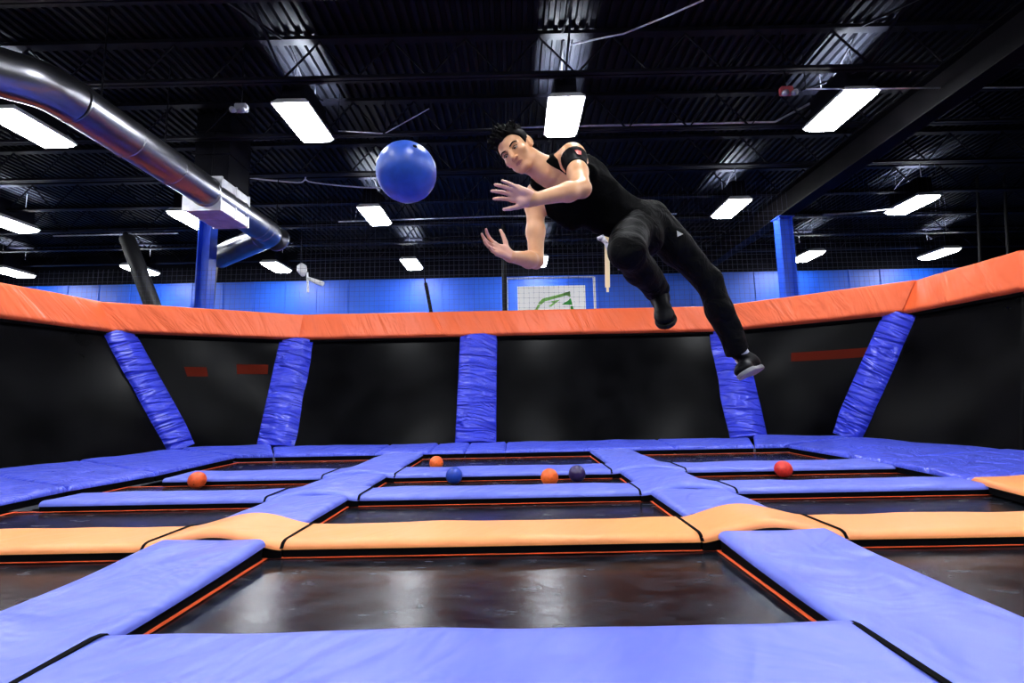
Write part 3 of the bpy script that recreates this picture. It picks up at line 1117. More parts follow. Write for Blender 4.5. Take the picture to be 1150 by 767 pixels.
xv = xs0
while xv < xs1:
    zt = rope_z(xv) if xv > -5.45 else 4.5
    nq((xv - TW, NY, 2.3), (xv + TW, NY, 2.3), (xv + TW, NY, zt), (xv - TW, NY, zt))
    nq((xv, NY - TW, 2.3), (xv, NY + TW, 2.3), (xv, NY + TW, zt), (xv, NY - TW, zt))
    xv += ST
zz = 2.3
while zz < 5.75:
    xs0 = rope[0].x if zz < 4.5 else -5.45
    nq((xs0, NY, zz - TW), (xs1, NY, zz - TW), (xs1, NY, zz + TW), (xs0, NY, zz + TW))
    nq((xs0, NY - TW, zz), (xs1, NY - TW, zz), (xs1, NY + TW, zz), (xs0, NY + TW, zz))
    zz += ST
obj('mesh', bm, M['net'], nr)

# white sign with green mark in its frame
SY = 16.0
sp = on_y(619, 350, SY)
sg = empty('framed_sign', Vector((sp.x, SY, FLOOR)), 'white sign with a green angular mark in a thin pale frame before the blue wall', 'sign')
tl, tr = on_y(569, 312, SY), on_y(667, 311, SY)
bm = bmesh.new()
bar(bm, (tl.x, SY, FLOOR), (tl.x, SY, tl.z), 0.06)
obj('frame_post', bm, M['conduit'], sg)
bm = bmesh.new()
bar(bm, (tr.x, SY, FLOOR), (tr.x, SY, tr.z), 0.07)
obj('frame_post', bm, M['white'], sg)
bm = bmesh.new()
bar(bm, (tl.x, SY, tl.z - 0.03), (tr.x, SY, tl.z - 0.03), 0.05)
obj('frame_top', bm, M['conduit'], sg)
b0, b1 = on_y(581, 322, SY), on_y(657, 321, SY)
bm = bmesh.new()
box(bm, (b0.x, SY - 0.03, 2.2), (b1.x, SY + 0.03, b0.z))
bmesh.ops.bevel(bm, geom=bm.edges[:], offset=0.01, segments=1, affect='EDGES')
bn = obj('banner', bm, M['banner'], sg)


def poly(name, pxs, m, dy=-0.036):
    bm = bmesh.new()
    f = bm.faces.new([bm.verts.new(on_y(u, v, SY + dy)) for u, v in pxs])
    bmesh.ops.solidify(bm, geom=[f], thickness=0.004)
    o = obj(name, bm, m, sg)
    o.parent = bn
    o.location = (0, 0, 0)
    return o


poly('green_mark', [(632, 329.5), (640, 327), (640.5, 333), (636, 331.8), (612, 338.5), (608, 342), (604, 341), (609, 335.5)], M['green_pale'])
poly('green_mark', [(630, 330), (640, 327), (640.8, 333.2), (635, 331.6)], M['green'])
poly('green_mark', [(641, 334.5), (643, 342.5), (630.5, 342), (638, 337.5)], M['green'])
poly('green_mark', [(640.5, 343.5), (643.5, 343.5), (645, 350.5), (641, 351.5)], M['green'])
poly('green_mark', [(618, 338.5), (629, 336.5), (619, 344.5), (616, 344), (621, 340)], M['green_pale'])
poly('green_mark', [(604, 342), (607, 342.5), (602, 351), (599, 351)], M['green_pale'])

# white wall fixture near the elbow duct
fy = 15.0
p = on_y(338, 303, fy)
fx = empty('spot_fixture', p, 'white round spot fixture with a tube arm, left of centre before the blue wall', 'spotlight')
bm = bmesh.new()
tube(bm, [p + Vector((0, 0.02, 0.2)), p + Vector((0.02, 0, 0.12)), p + Vector((0.04, 0, -0.03)), p + Vector((0.08, 0, -0.2))], [0.05, 0.14, 0.15, 0.06], 14)
obj('shell', bm, M['white'], fx, smooth=True)
bm = bmesh.new()
tube(bm, [on_y(345, 312, fy), on_y(354, 316, fy), on_y(363, 319, fy)], [0.05, 0.075, 0.075], 12)
obj('tube_arm', bm, M['white'], fx, smooth=True)
bm = bmesh.new()
tube(bm, [on_y(345, 306, fy), on_y(346, 328, fy)], 0.035, 8)
obj('pendant', bm, M['white'], fx)
bm = bmesh.new()
tube(bm, [p + Vector((0, 0.02, 0.18)), Vector((p.x, p.y + 0.02, DECK))], 0.02, 8)
obj('hanging_rod', bm, M['steel_dark'], fx)

# white tag on the black post, pale hanging strap
p0, p1 = on_y(682.5, 328, 11.8), on_y(681, 210, 11.8)
bm = bmesh.new()
bar(bm, p0 + Vector((0, 0, 0.12)), p1, 0.12, 0.02, up=(0, 1, 0))
bar(bm, p0, p0 + Vector((0, 0, 0.13)), 0.06, 0.018, up=(0, 1, 0))
tag(obj('hanging_strap', bm, M['pale_strap'], origin=p0), "pale yellow strap hanging behind the man's bent knee", 'strap')


# ------------------------------------------------------------------ balls
def ball(c, r, m, label, group=None):
    bm = bmesh.new()
    bmesh.ops.create_uvsphere(bm, u_segments=40, v_segments=24, radius=r)
    rot = Matrix.Rotation(random.uniform(0, 3), 4, 'X') @ Matrix.Rotation(random.uniform(0, 3), 4, 'Y')
    bm.transform(rot)
    rt = empty('dodgeball', c, label, 'ball', group)
    me = bpy.data.meshes.new('skin')
    bm.to_mesh(me)
    bm.free()
    o = link_mesh('rubber_skin', me, m, None, True)
    o.parent = rt
    bm = bmesh.new()
    tube(bm, [Vector((0, 0, r * 0.985)), Vector((0, 0, r * 1.004))], 0.008, 10)
    bm.transform(rot)
    me = bpy.data.meshes.new('valve')
    bm.to_mesh(me)
    bm.free()
    o = link_mesh('valve', me, M['velcro'], None, True)
    o.parent = rt


def ballmat(name, col, rough=0.35):
    m = mat(name, col, rough)
    add_noise(m, 30, tuple(c * 0.85 for c in col), tuple(min(1, c * 1.1) for c in col), 3)
    add_bump(m, (1, 1, 1), 300, 0.15, 0.002, coord='Object')
    return m


MB_BLUE = ballmat('blue_rubber', (0.03, 0.10, 0.55), 0.32)
MB_BLUE2 = ballmat('blue_rubber_dark', (0.012, 0.05, 0.42), 0.3)
MB_OR = ballmat('orange_rubber', (0.90, 0.14, 0.02), 0.35)
MB_OR2 = ballmat('orange_red_rubber', (0.82, 0.10, 0.02), 0.35)
MB_RED = ballmat('red_rubber', (0.70, 0.03, 0.02), 0.35)
MB_PUR = ballmat('dark_purple_rubber', (0.03, 0.014, 0.085), 0.3)
rb = 0.107
ball(on_y(456.5, 193.5, 1.62), 0.105, MB_BLUE, 'large blue ball flying in the air in front of the man', 'dodgeballs')
BC = BZ + rb - 0.008


def onbed(u, y, r):
    t = on_y(u, 530, y)
    return Vector((t.x, y, BC))


ball(onbed(222, 6.38, rb), rb, MB_OR2, 'orange ball at the far left near the left corner', 'dodgeballs')
ball(onbed(490, 7.7, rb), rb, MB_OR, 'orange ball farthest back, behind the small blue ball', 'dodgeballs')
ball(onbed(510, 6.37, rb), rb, MB_BLUE2, 'small blue ball resting on the third bed', 'dodgeballs')
ball(onbed(617, 6.08, rb), rb, MB_OR, 'bright orange ball right of centre, beside the dark purple ball', 'dodgeballs')
ball(onbed(648, 6.32, rb), rb, MB_PUR, 'dark purple ball right of the centre orange ball', 'dodgeballs')
ball(onbed(880, 6.38, rb), rb, MB_RED, 'red ball on the right before the right corner', 'dodgeballs')

#PERSON#
# ================================================================== THE PERSON (signed-distance sculpting, one surface per part)
class Field:
    """a local voxel field that shapes are blended into, then skinned by surface nets"""

    def __init__(self, lo, hi, h):
        self.lo = np.array(lo, float)
        self.h = h
        self.n = np.ceil((np.array(hi, float) - self.lo) / h).astype(int) + 1
        self.D = np.full(self.n, 0.5, np.float32)

    def _box(self, lo, hi, pad_):
        a = np.clip(np.floor((np.array(lo) - pad_ - self.lo) / self.h).astype(int), 0, self.n)
        b = np.clip(np.ceil((np.array(hi) + pad_ - self.lo) / self.h).astype(int) + 1, 0, self.n)
        return tuple(slice(x, y) for x, y in zip(a, b))

    def _pts(self, sl):
        ax = [(np.arange(s.start, s.stop) * self.h + l).astype(np.float32) for s, l in zip(sl, self.lo)]
        return np.meshgrid(*ax, indexing='ij')

    def _mix(self, sl, d, k, mode):
        A = self.D[sl]
        if mode == 'add':
            if k > 0:
                q = np.maximum(k - np.abs(A - d), 0) / k
                self.D[sl] = np.minimum(A, d) - q * q * k * 0.25
            else:
                self.D[sl] = np.minimum(A, d)
        elif mode == 'sub':
            q = np.maximum(k - np.abs(A + d), 0) / max(k, 1e-6)
            self.D[sl] = np.maximum(A, -d) + q * q * k * 0.25
        elif mode == 'cut':
            self.D[sl] = np.maximum(A, d)

    def cone(self, a, b, ra, rb=None, k=0.02, mode='add'):
        a, b = np.array(a, float), np.array(b, float)
        rb = ra if rb is None else rb
        m = max(ra, rb)
        sl = self._box(np.minimum(a, b) - m, np.maximum(a, b) + m, k + 2 * self.h)
        X, Y, Z = self._pts(sl)
        if X.size == 0:
            return
        ab = b - a
        L2 = max(float(ab @ ab), 1e-9)
        t = np.clip(((X - a[0]) * ab[0] + (Y - a[1]) * ab[1] + (Z - a[2]) * ab[2]) / L2, 0, 1)
        d = np.sqrt((X - a[0] - t * ab[0]) ** 2 + (Y - a[1] - t * ab[1]) ** 2 + (Z - a[2] - t * ab[2]) ** 2) - (ra + (rb - ra) * t)
        self._mix(sl, d.astype(np.float32), k, mode)

    def chain(self, pts, rs, k=0.02, mode='add'):
        for i in range(len(pts) - 1):
            self.cone(pts[i], pts[i + 1], rs[i], rs[i + 1], k, mode)

    def ell(self, c, axes, rad, k=0.02, mode='add'):
        c = np.array(c, float)
        A = np.array([np.array(x, float) / np.linalg.norm(x) for x in axes])
        R = np.array(rad, float)
        ext = np.sqrt(((A * R[:, None]) ** 2).sum(0))
        sl = self._box(c - ext, c + ext, k + 2 * self.h)
        X, Y, Z = self._pts(sl)
        if X.size == 0:
            return
        X, Y, Z = X - c[0], Y - c[1], Z - c[2]
        q = [(X * A[i, 0] + Y * A[i, 1] + Z * A[i, 2]) / R[i] for i in range(3)]
        k0 = np.sqrt(q[0] ** 2 + q[1] ** 2 + q[2] ** 2) + 1e-9
        k1 = np.sqrt((q[0] / R[0]) ** 2 + (q[1] / R[1]) ** 2 + (q[2] / R[2]) ** 2) + 1e-9
        self._mix(sl, (k0 * (k0 - 1) / k1).astype(np.float32), k, mode)

    def cut(self, fn):
        """keeps only where fn(X,Y,Z) < 0"""
        sl = tuple(slice(0, n) for n in self.n)
        X, Y, Z = self._pts(sl)
        self.D = np.maximum(self.D, fn(X, Y, Z).astype(np.float32))

    def warp(self, fn):
        sl = tuple(slice(0, n) for n in self.n)
        near = np.abs(self.D) < 0.03
        I = np.nonzero(near)
        P = [i * self.h + l for i, l in zip(I, self.lo)]
        self.D[I] += fn(*P).astype(np.float32)

    def mesh(self, name, smooth_it=2):
        D = self.D
        D[[0, -1], :, :] = 1
        D[:, [0, -1], :] = 1
        D[:, :, [0, -1]] = 1
        S = D < 0
        n = self.n
        cnt = np.zeros(n - 1, np.int8)
        offs = [(i, j, k) for i in (0, 1) for j in (0, 1) for k in (0, 1)]
        for o in offs:
            cnt += S[o[0]:n[0] - 1 + o[0], o[1]:n[1] - 1 + o[1], o[2]:n[2] - 1 + o[2]]
        act = (cnt > 0) & (cnt < 8)
        I, J, K = np.nonzero(act)
        idx = np.full(n - 1, -1, np.int32)
        idx[I, J, K] = np.arange(len(I))
        val = np.stack([D[I + o[0], J + o[1], K + o[2]] for o in offs], 1)
        pos = np.zeros((len(I), 3))
        num = np.zeros(len(I))
        for a in range(8):
            for b in range(a + 1, 8):
                oa, ob = np.array(offs[a]), np.array(offs[b])
                if np.abs(oa - ob).sum() != 1:
                    continue
                va, vb = val[:, a], val[:, b]
                c = (va < 0) != (vb < 0)
                t = np.where(c, va / np.where(va == vb, 1, va - vb), 0)
                p = oa + (ob - oa) * t[:, None]
                pos[c] += p[c]
                num[c] += 1
        pos = pos / num[:, None] + np.stack([I, J, K], 1)
        V = pos * self.h + self.lo
        faces = []
        for ax in range(3):
            u, v = [(1, 2), (2, 0), (0, 1)][ax]
            s0 = [slice(0, n[q]) for q in range(3)]
            s1 = list(s0)
            s0[ax] = slice(0, n[ax] - 1)
            s1[ax] = slice(1, n[ax])
            ch = S[tuple(s0)] != S[tuple(s1)]
            E = np.nonzero(ch)
            E = np.stack(E, 1)
            E = E[(E[:, u] > 0) & (E[:, v] > 0) & (E[:, u] < n[u] - 1) & (E[:, v] < n[v] - 1)]
            if len(E) == 0:
                continue
            du, dv = np.eye(3, dtype=int)[u], np.eye(3, dtype=int)[v]
            q = [idx[tuple((E - a * du - b * dv).T)] for a, b in ((0, 0), (1, 0), (1, 1), (0, 1))]
            fl = S[tuple(E.T)]
            f = np.stack(q, 1)
            f[~fl] = f[~fl][:, ::-1]
            faces.append(f)
        Fc = np.concatenate(faces)
        Fc = Fc[(Fc >= 0).all(1)]
        # light smoothing
        e = np.concatenate([Fc[:, [0, 1]], Fc[:, [1, 2]], Fc[:, [2, 3]], Fc[:, [3, 0]]])
        for it in range(smooth_it):
            acc = np.zeros_like(V)
            w_ = np.zeros(len(V))
            for a, b in ((0, 1), (1, 0)):
                np.add.at(acc, e[:, a], V[e[:, b]])
                np.add.at(w_, e[:, a], 1)
            m_ = w_ > 0
            V[m_] += 0.5 * (acc[m_] / w_[m_, None] - V[m_]) * (1.0 if it % 2 == 0 else -0.9)
        me = bpy.data.meshes.new(name)
        me.from_pydata(V.tolist(), [], Fc.tolist())
        me.update()
        return me, V, Fc


def np3(v):
    return np.array((v[0], v[1], v[2]), float)


def unit(v):
    v = np3(v)
    return v / np.linalg.norm(v)


def J(u, v, y):
    return np3(on_y(u, v, y))


IMG_R, IMG_U, TO_CAM = np3(ROT.col[0]), np3(ROT.col[1]), np3(ROT.col[2])   # directions right, up, towards the viewpoint

# joints, placed in the room
Lsh, Rsh = J(643, 174, 2.36), J(601, 221, 2.52)
Lel, Rel = J(654, 212, 2.14), J(602, 293, 2.50)
Lwr, Rwr = J(600, 224, 2.02), J(573, 288, 2.30)
Lhip, Rhip = J(731, 248, 2.66), J(709, 262, 2.54)
Lkn, Rkn = J(794, 314, 2.74), J(704, 283, 2.20)
Lan, Ran = J(829, 396, 2.84), J(739, 327, 2.50)
Lto, Lhe = J(823, 419, 2.62), J(850, 411, 2.86)
msh, mhip = (Lsh + Rsh) / 2, (Lhip + Rhip) / 2
T_ = unit(msh - mhip)
S_ = Lsh - Rsh
S_ = unit(S_ - T_ * (S_ @ T_))           # towards his left
N_ = np.cross(S_, T_)                    # chest direction
if N_ @ TO_CAM < 0:
    N_ = -N_
Sh = Lhip - Rhip
Sh = unit(Sh - T_ * (Sh @ T_))
Nh = np.cross(Sh, T_)
if Nh @ TO_CAM < 0:
    Nh = -Nh
torso_len = np.linalg.norm(msh - mhip)

# head frame
HC = J(580, 169.5, 2.40)
h_up = unit(-0.63 * IMG_R + 0.775 * IMG_U + 0.06 * TO_CAM)
h_r0 = unit(0.775 * IMG_R + 0.63 * IMG_U)
th = math.radians(31)
h_f = unit(math.cos(th) * TO_CAM - math.sin(th) * h_r0)
h_f = unit(h_f - h_up * (h_f @ h_up))
h_s = unit(np.cross(h_up, h_f))           # his left side
if h_s @ h_r0 < 0:
    h_s = -h_s
HS = 1.04


def hp(s, f, u):
    return HC + HS * (h_s * s + h_f * f + h_up * u)


neck_base = msh + T_ * 0.035 + S_ * 0.005 - N_ * 0.005


def torso_shapes(Fd, inf=0.0, k=0.05):
    ax, axh = (S_, N_, T_), (Sh, Nh, T_)
    axm = (unit(S_ + Sh), unit(N_ + Nh), T_)
    Fd.ell(msh - T_ * 0.12 - N_ * 0.005, ax, (0.155 + inf, 0.098 + inf, 0.15 + inf), k)
    Fd.ell(msh - T_ * 0.23, ax, (0.142 + inf, 0.098 + inf, 0.14 + inf), k)
    Fd.ell(msh - T_ * 0.34, axm, (0.128 + inf, 0.088 + inf, 0.13 + inf), k)
    Fd.ell(mhip + T_ * 0.08, axh, (0.138 + inf, 0.092 + inf, 0.13 + inf), k)
    Fd.ell(mhip + T_ * 0.0, axh, (0.155 + inf, 0.10 + inf, 0.11 + inf), k)
    for sg in (-1, 1):
        Fd.ell(msh - T_ * 0.125 + S_ * sg * 0.075 + N_ * 0.065, ax, (0.078 + inf, 0.04 + inf, 0.062 + inf), 0.03)
        Fd.ell(msh - T_ * 0.16 + S_ * sg * 0.10 - N_ * 0.055, ax, (0.065 + inf, 0.045 + inf, 0.11 + inf), 0.04)
    Fd.cone(Rsh - T_ * 0.09 + S_ * 0.045 - N_ * 0.01, mhip + T_ * 0.16 - unit(S_ + Sh) * 0.055, 0.062 + inf, 0.062 + inf, k)
    Fd.cone(J(616, 229, 2.50), J(642, 244, 2.53), 0.046 + inf, 0.06 + inf, 0.03)
    for p in (Lsh, Rsh):
        Fd.cone(neck_base - N_ * 0.012 + T_ * 0.012, p + (msh - p) * 0.12, 0.050 + inf, 0.056 + inf, 0.04)


def arm_shapes(Fd, sh, el, wr, inf=0.0):
    d = unit(el - sh)
    Fd.ell(sh + d * 0.03, (d, unit(np.cross(d, T_)), unit(np.cross(d, np.cross(d, T_)))), (0.075 + inf, 0.062 + inf, 0.062 + inf), 0.05)
    m1 = sh + (el - sh) * 0.55
    Fd.chain([sh + d * 0.02, m1, el], [0.050 + inf, 0.047 + inf, 0.040 + inf], 0.03)
    m2 = el + (wr - el) * 0.3
    Fd.chain([el, m2, wr], [0.039 + inf, 0.043 + inf, 0.027 + inf], 0.02)


def hand_shapes(Fd, wr, f, n, tside, curls, spread, thumb, scale=1.0):
    """f finger direction, n palm-side normal, tside towards the thumb"""
    f = unit(f)
    n = unit(n - f * (n @ f))
    t = np.cross(f, n)
    if t @ tside < 0:
        t = -t
    s = scale
    Fd.cone(wr, wr + f * 0.02 * s, 0.026 * s, 0.026 * s, 0.015)
    kn = []
    for i, (off, ln) in enumerate(((0.030, 0.092), (0.010, 0.095), (-0.010, 0.090), (-0.028, 0.082))):
        base = wr + (f * 0.018 + t * off * 0.55) * s
        k_ = wr + (f * ln + t * off - n * 0.004 * (1 - abs(i - 1.5) / 1.5)) * s
        Fd.cone(base, k_, 0.0145 * s, 0.0125 * s, 0.012)
        kn.append(k_)
    Fd.ell(wr + (f * 0.035 + t * 0.022 + n * 0.012) * s, (f, t, n), (0.034 * s, 0.018 * s, 0.014 * s), 0.012)
    Fd.ell(wr + (f * 0.040 - t * 0.024 + n * 0.010) * s, (f, t, n), (0.036 * s, 0.014 * s, 0.012 * s), 0.012)
    tips = []
    lens = ((0.044, 0.026, 0.022), (0.048, 0.030, 0.023), (0.044, 0.028, 0.023), (0.035, 0.021, 0.020))
    for i in range(4):
        p = kn[i]
        ang = 0.0
        sp = spread[i]
        d0 = unit(f + t * sp)
        for j in range(3):
            ang += curls[i][j]
            d = d0 * math.cos(ang) + n * math.sin(ang)
            q = p + d * lens[i][j] * s
            r0 = (0.0096, 0.0086, 0.0078)[j] * (0.9 if i == 3 else 1.0) * s
            r1 = (0.0086, 0.0078, 0.0066)[j] * (0.9 if i == 3 else 1.0) * s
            Fd.cone(p, q, r0, r1, 0.003 if j else 0.006)
            p = q
        tips.append((p, d, n))
    a, b, c = thumb
    p = wr + (f * 0.022 + t * 0.024 + n * 0.004) * s
    for j, (ln, r0, r1) in enumerate(((0.046, 0.015, 0.0118), (0.034, 0.0112, 0.0098), (0.028, 0.0096, 0.0075))):
        d = unit(f * (a + 0.22 * j) + t * b + n * (c - 0.05 * j))
        q = p + d * ln * s
        Fd.cone(p, q, r0 * s, r1 * s, 0.010 if j == 0 else 0.004)
        p = q
    tips.append((p, d, n))
    return tips


M['skin'] = mat('skin', (0.80, 0.44, 0.25), 0.42)
M['skin'].node_tree.nodes['Principled BSDF'].inputs['Subsurface Weight'].default_value = 0.0
add_noise(M['skin'], 14, (0.80, 0.385, 0.185), (0.86, 0.45, 0.235), 4)
M['palm'] = mat('palm_skin', (0.72, 0.36, 0.27), 0.45)
add_noise(M['palm'], 20, (0.84, 0.42, 0.31), (0.90, 0.50, 0.38), 3)
M['lips'] = mat('lips', (0.42, 0.13, 0.10), 0.4)
add_noise(M['lips'], 40, (0.55, 0.20, 0.13), (0.60, 0.24, 0.16), 2)
M['hair'] = mat('black_hair', (0.003, 0.003, 0.003), 0.6, spec=0.05)
add_noise(M['hair'], 60, (0.001, 0.001, 0.001), (0.004, 0.0035, 0.004), 3)
M['eye_white'] = mat('eye_white', (0.38, 0.36, 0.34), 0.3)
M['iris'] = mat('dark_iris', (0.015, 0.008, 0.005), 0.15)
M['tank'] = mat('black_jersey', (0.004, 0.004, 0.005), 0.8, spec=0.04)
add_noise(M['tank'], 8, (0.0008, 0.0008, 0.001), (0.0016, 0.0016, 0.002), 4)
add_bump(M['tank'], (1, 1, 1), 9, 0.5, 0.03, coord='Object', distort=1.0)
M['trouser'] = mat('black_twill', (0.002, 0.002, 0.003), 0.7, spec=0.08)
add_noise(M['trouser'], 7, (0.0010, 0.0010, 0.0013), (0.003, 0.003, 0.0036), 4)
add_bump(M['trouser'], (1, 1, 1), 8, 0.7, 0.04, coord='Object', distort=1.2)
M['shoe'] = mat('black_shoe', (0.003, 0.003, 0.005), 0.5, spec=0.06)
add_noise(M['shoe'], 20, (0.001, 0.001, 0.002), (0.004, 0.004, 0.006), 3)
M['sole'] = mat('pale_sole', (0.16, 0.16, 0.18), 0.6)
M['sole_dark'] = mat('dark_sole', (0.003, 0.003, 0.004), 0.6, spec=0.15)
M['sock'] = mat('grey_sock', (0.55, 0.55, 0.60), 0.8)
M['band'] = mat('black_elastic', (0.002, 0.002, 0.004), 0.6, spec=0.05)
M['band_red'] = mat('red_band_mark', (0.85, 0.03, 0.015), 0.5)
M['cord'] = mat('grey_print_cord', (0.55, 0.52, 0.62), 0.6)
add_noise(M['cord'], 28, (0.18, 0.16, 0.24), (0.75, 0.72, 0.80), 3, ramp=(0.42, 0.55))

# ---- body: one continuous surface
allp = np.array([Lsh, Rsh, Lel, Rel, Lwr, Rwr, Lhip, Rhip, Lkn, Rkn, Lan, Ran, Lto, Lhe, HC])
lo_b, hi_b = allp.min(0) - 0.30, allp.max(0) + 0.22
B = Field(lo_b, hi_b, 0.0042)
torso_shapes(B)
arm_shapes(B, Lsh, Lel, Lwr)
arm_shapes(B, Rsh, Rel, Rwr)


def leg_shapes(Fd, hip, kn, an, inf=0.0, k=0.03):
    Fd.chain([hip, hip + (kn - hip) * 0.4, kn], [0.085 + inf, 0.075 + inf, 0.054 + inf], k)
    Fd.chain([kn, kn + (an - kn) * 0.3, an], [0.052 + inf, 0.055 + inf, 0.036 + inf], k)


leg_shapes(B, Lhip, Lkn, Lan)
leg_shapes(B, Rhip, Rkn, Ran)
Rto = J(747, 358, 2.36)
Rhe = J(742, 337, 2.545)
for an, he, to in ((Lan, Lhe, Lto), (Ran, Rhe, Rto)):
    B.chain([an, he * 0.6 + an * 0.4, to * 0.4 + he * 0.6], [0.034, 0.028, 0.020], 0.02)
# neck and head
B.cone(neck_base, hp(0, -0.018, -0.055), 0.062, 0.053, 0.03)
B.cone(neck_base + S_ * 0.05 + N_ * 0.02, hp(0.055, -0.02, -0.05), 0.016, 0.016, 0.03)     # neck muscles
B.cone(neck_base + N_ * 0.045, hp(-0.055, -0.02, -0.05), 0.014, 0.016, 0.03)
for p in (Lsh, Rsh):                                                              # collar bones
    B.cone(neck_base + N_ * 0.055 - T_ * 0.03, p * 0.8 + neck_base * 0.2 + N_ * 0.035, 0.011, 0.012, 0.02)
hx = (h_s, h_f, h_up)
B.ell(hp(0, -0.010, 0.030), hx, (0.076 * HS, 0.098 * HS, 0.088 * HS), 0.02)
B.ell(hp(0, 0.026, -0.040), hx, (0.063 * HS, 0.062 * HS, 0.074 * HS), 0.03)
B.ell(hp(0, 0.066, -0.098), hx, (0.026, 0.020, 0.020), 0.025)
for sg in (-1, 1):
    B.cone(hp(sg * 0.056, -0.002, -0.058), hp(sg * 0.020, 0.060, -0.100), 0.016, 0.016, 0.02)
    B.ell(hp(sg * 0.044, 0.058, -0.028), hx, (0.022, 0.020, 0.018), 0.02)
    B.cone(hp(sg * 0.046, 0.070, 0.020), hp(sg * 0.014, 0.084, 0.016), 0.010, 0.009, 0.012)
for sg in (-1, 1):
    B.ell(hp(sg * 0.031, 0.096, -0.002), hx, (0.019, 0.019, 0.012), 0.010, 'sub')
    B.ell(hp(sg * 0.031, 0.071, -0.003), hx, (0.014, 0.012, 0.012), 0.004)        # lids over the eyeball
B.cone(hp(0, 0.088, 0.006), hp(0, 0.108, -0.034), 0.008, 0.012, 0.012)
B.ell(hp(0, 0.108, -0.037), hx, (0.012, 0.012, 0.010), 0.008)
for sg in (-1, 1):
    B.ell(hp(sg * 0.013, 0.097, -0.040), hx, (0.009, 0.010, 0.008), 0.006)
    B.ell(hp(sg * 0.007, 0.104, -0.047), hx, (0.004, 0.005, 0.004), 0.003, 'sub')
B.ell(hp(0, 0.079, -0.064), hx, (0.025, 0.013, 0.006), 0.008)
B.ell(hp(0, 0.077, -0.075), hx, (0.021, 0.013, 0.007), 0.008)
B.cone(hp(-0.024, 0.090, -0.069), hp(0.024, 0.090, -0.069), 0.0025, 0.0025, 0.005, 'sub')
for sg in (-1, 1):                                                                 # ears
    eax = (unit(h_s * sg + h_f * 0.45), unit(h_f - h_s * sg * 0.45), h_up)
    B.ell(hp(sg * 0.079, -0.016, -0.004), eax, (0.010, 0.021, 0.033), 0.008)
    B.ell(hp(sg * 0.088, -0.008, 0.000), eax, (0.006, 0.011, 0.018), 0.004, 'sub')
    B.ell(hp(sg * 0.076, -0.004, -0.030), eax, (0.009, 0.010, 0.010), 0.006)

# hands
tipsL = hand_shapes(B, Lwr, J(556, 210, 2.02) - Lwr, TO_CAM * 0.85 - IMG_U * 0.45 - IMG_R * 0.2, -IMG_U,
                    ((0.34, 0.42, 0.25), (0.22, 0.34, 0.2), (0.14, 0.28, 0.18), (0.10, 0.22, 0.15)), (0.10, 0.01, -0.07, -0.16), (0.95, 0.62, 0.25), 1.0)
tipsR = hand_shapes(B, Rwr, J(541, 271, 2.20) - Rwr, TO_CAM * 0.8 + IMG_U * 0.55 + IMG_R * 0.25, IMG_U + IMG_R * 0.3,
                    ((0.22, 0.30, 0.2), (0.12, 0.25, 0.2), (0.15, 0.25, 0.2), (0.2, 0.3, 0.2)), (0.22, 0.04, -0.12, -0.26), (0.38, 1.0, 0.25), 1.0)
meB, VB, FB = B.mesh('body')
person = empty('person', Vector(mhip), 'person in black tank top and trousers diving sideways through the air towards the blue ball', 'person')
body = link_mesh('body', meB, [M['skin'], M['palm'], M['lips']], person, True)
cen = VB[FB].mean(1)
mi = np.zeros(len(FB), np.int32)
nrm = np.zeros((len(FB), 3))
meB.polygons.foreach_get('normal', nrm.ravel()) if False else None
nb = np.empty(len(FB) * 3, np.float32)
meB.polygons.foreach_get('normal', nb)
nb = nb.reshape(-1, 3)
for wr, f, n in ((Lwr, unit(J(557, 207, 2.02) - Lwr), unit(TO_CAM * 0.85 - IMG_U * 0.45 - IMG_R * 0.2)), (Rwr, unit(J(541, 271, 2.20) - Rwr), unit(TO_CAM * 0.8 + IMG_U * 0.55 + IMG_R * 0.25))):
    near = (np.linalg.norm(cen - (wr + f * 0.1), axis=1) < 0.125) & ((cen - wr) @ f > 0.01)
    mi[near & ((nb @ n) > 0.1)] = 1
q = (cen - HC) / HS
qs, qf, qu = q @ h_s, q @ h_f, q @ h_up
lip = (np.abs(qs) < 0.022) & (qf > 0.07) & (np.abs(qu + 0.0695) < 0.0075 * np.sqrt(np.clip(1 - (qs / 0.023) ** 2, 0, 1)))
mi[lip] = 2
meB.polygons.foreach_set('material_index', mi)


def part(Fd, name, m, label=None, sm=2, parent=person):
    me, V, Fc = Fd.mesh(name, sm)
    o = link_mesh(name, me, m, parent, True)
    if label:
        o['label'] = label
    return o


def sub(name, bm, m, parent_part, label=None, smooth=True):
    o = obj(name, bm, m, None, smooth)
    o.parent = parent_part
    o.location = -Vector(mhip)
    o.location = -person.location + (person.location - person.location) if False else Vector((0, 0, 0))
    if label:
        o['label'] = label
    return o


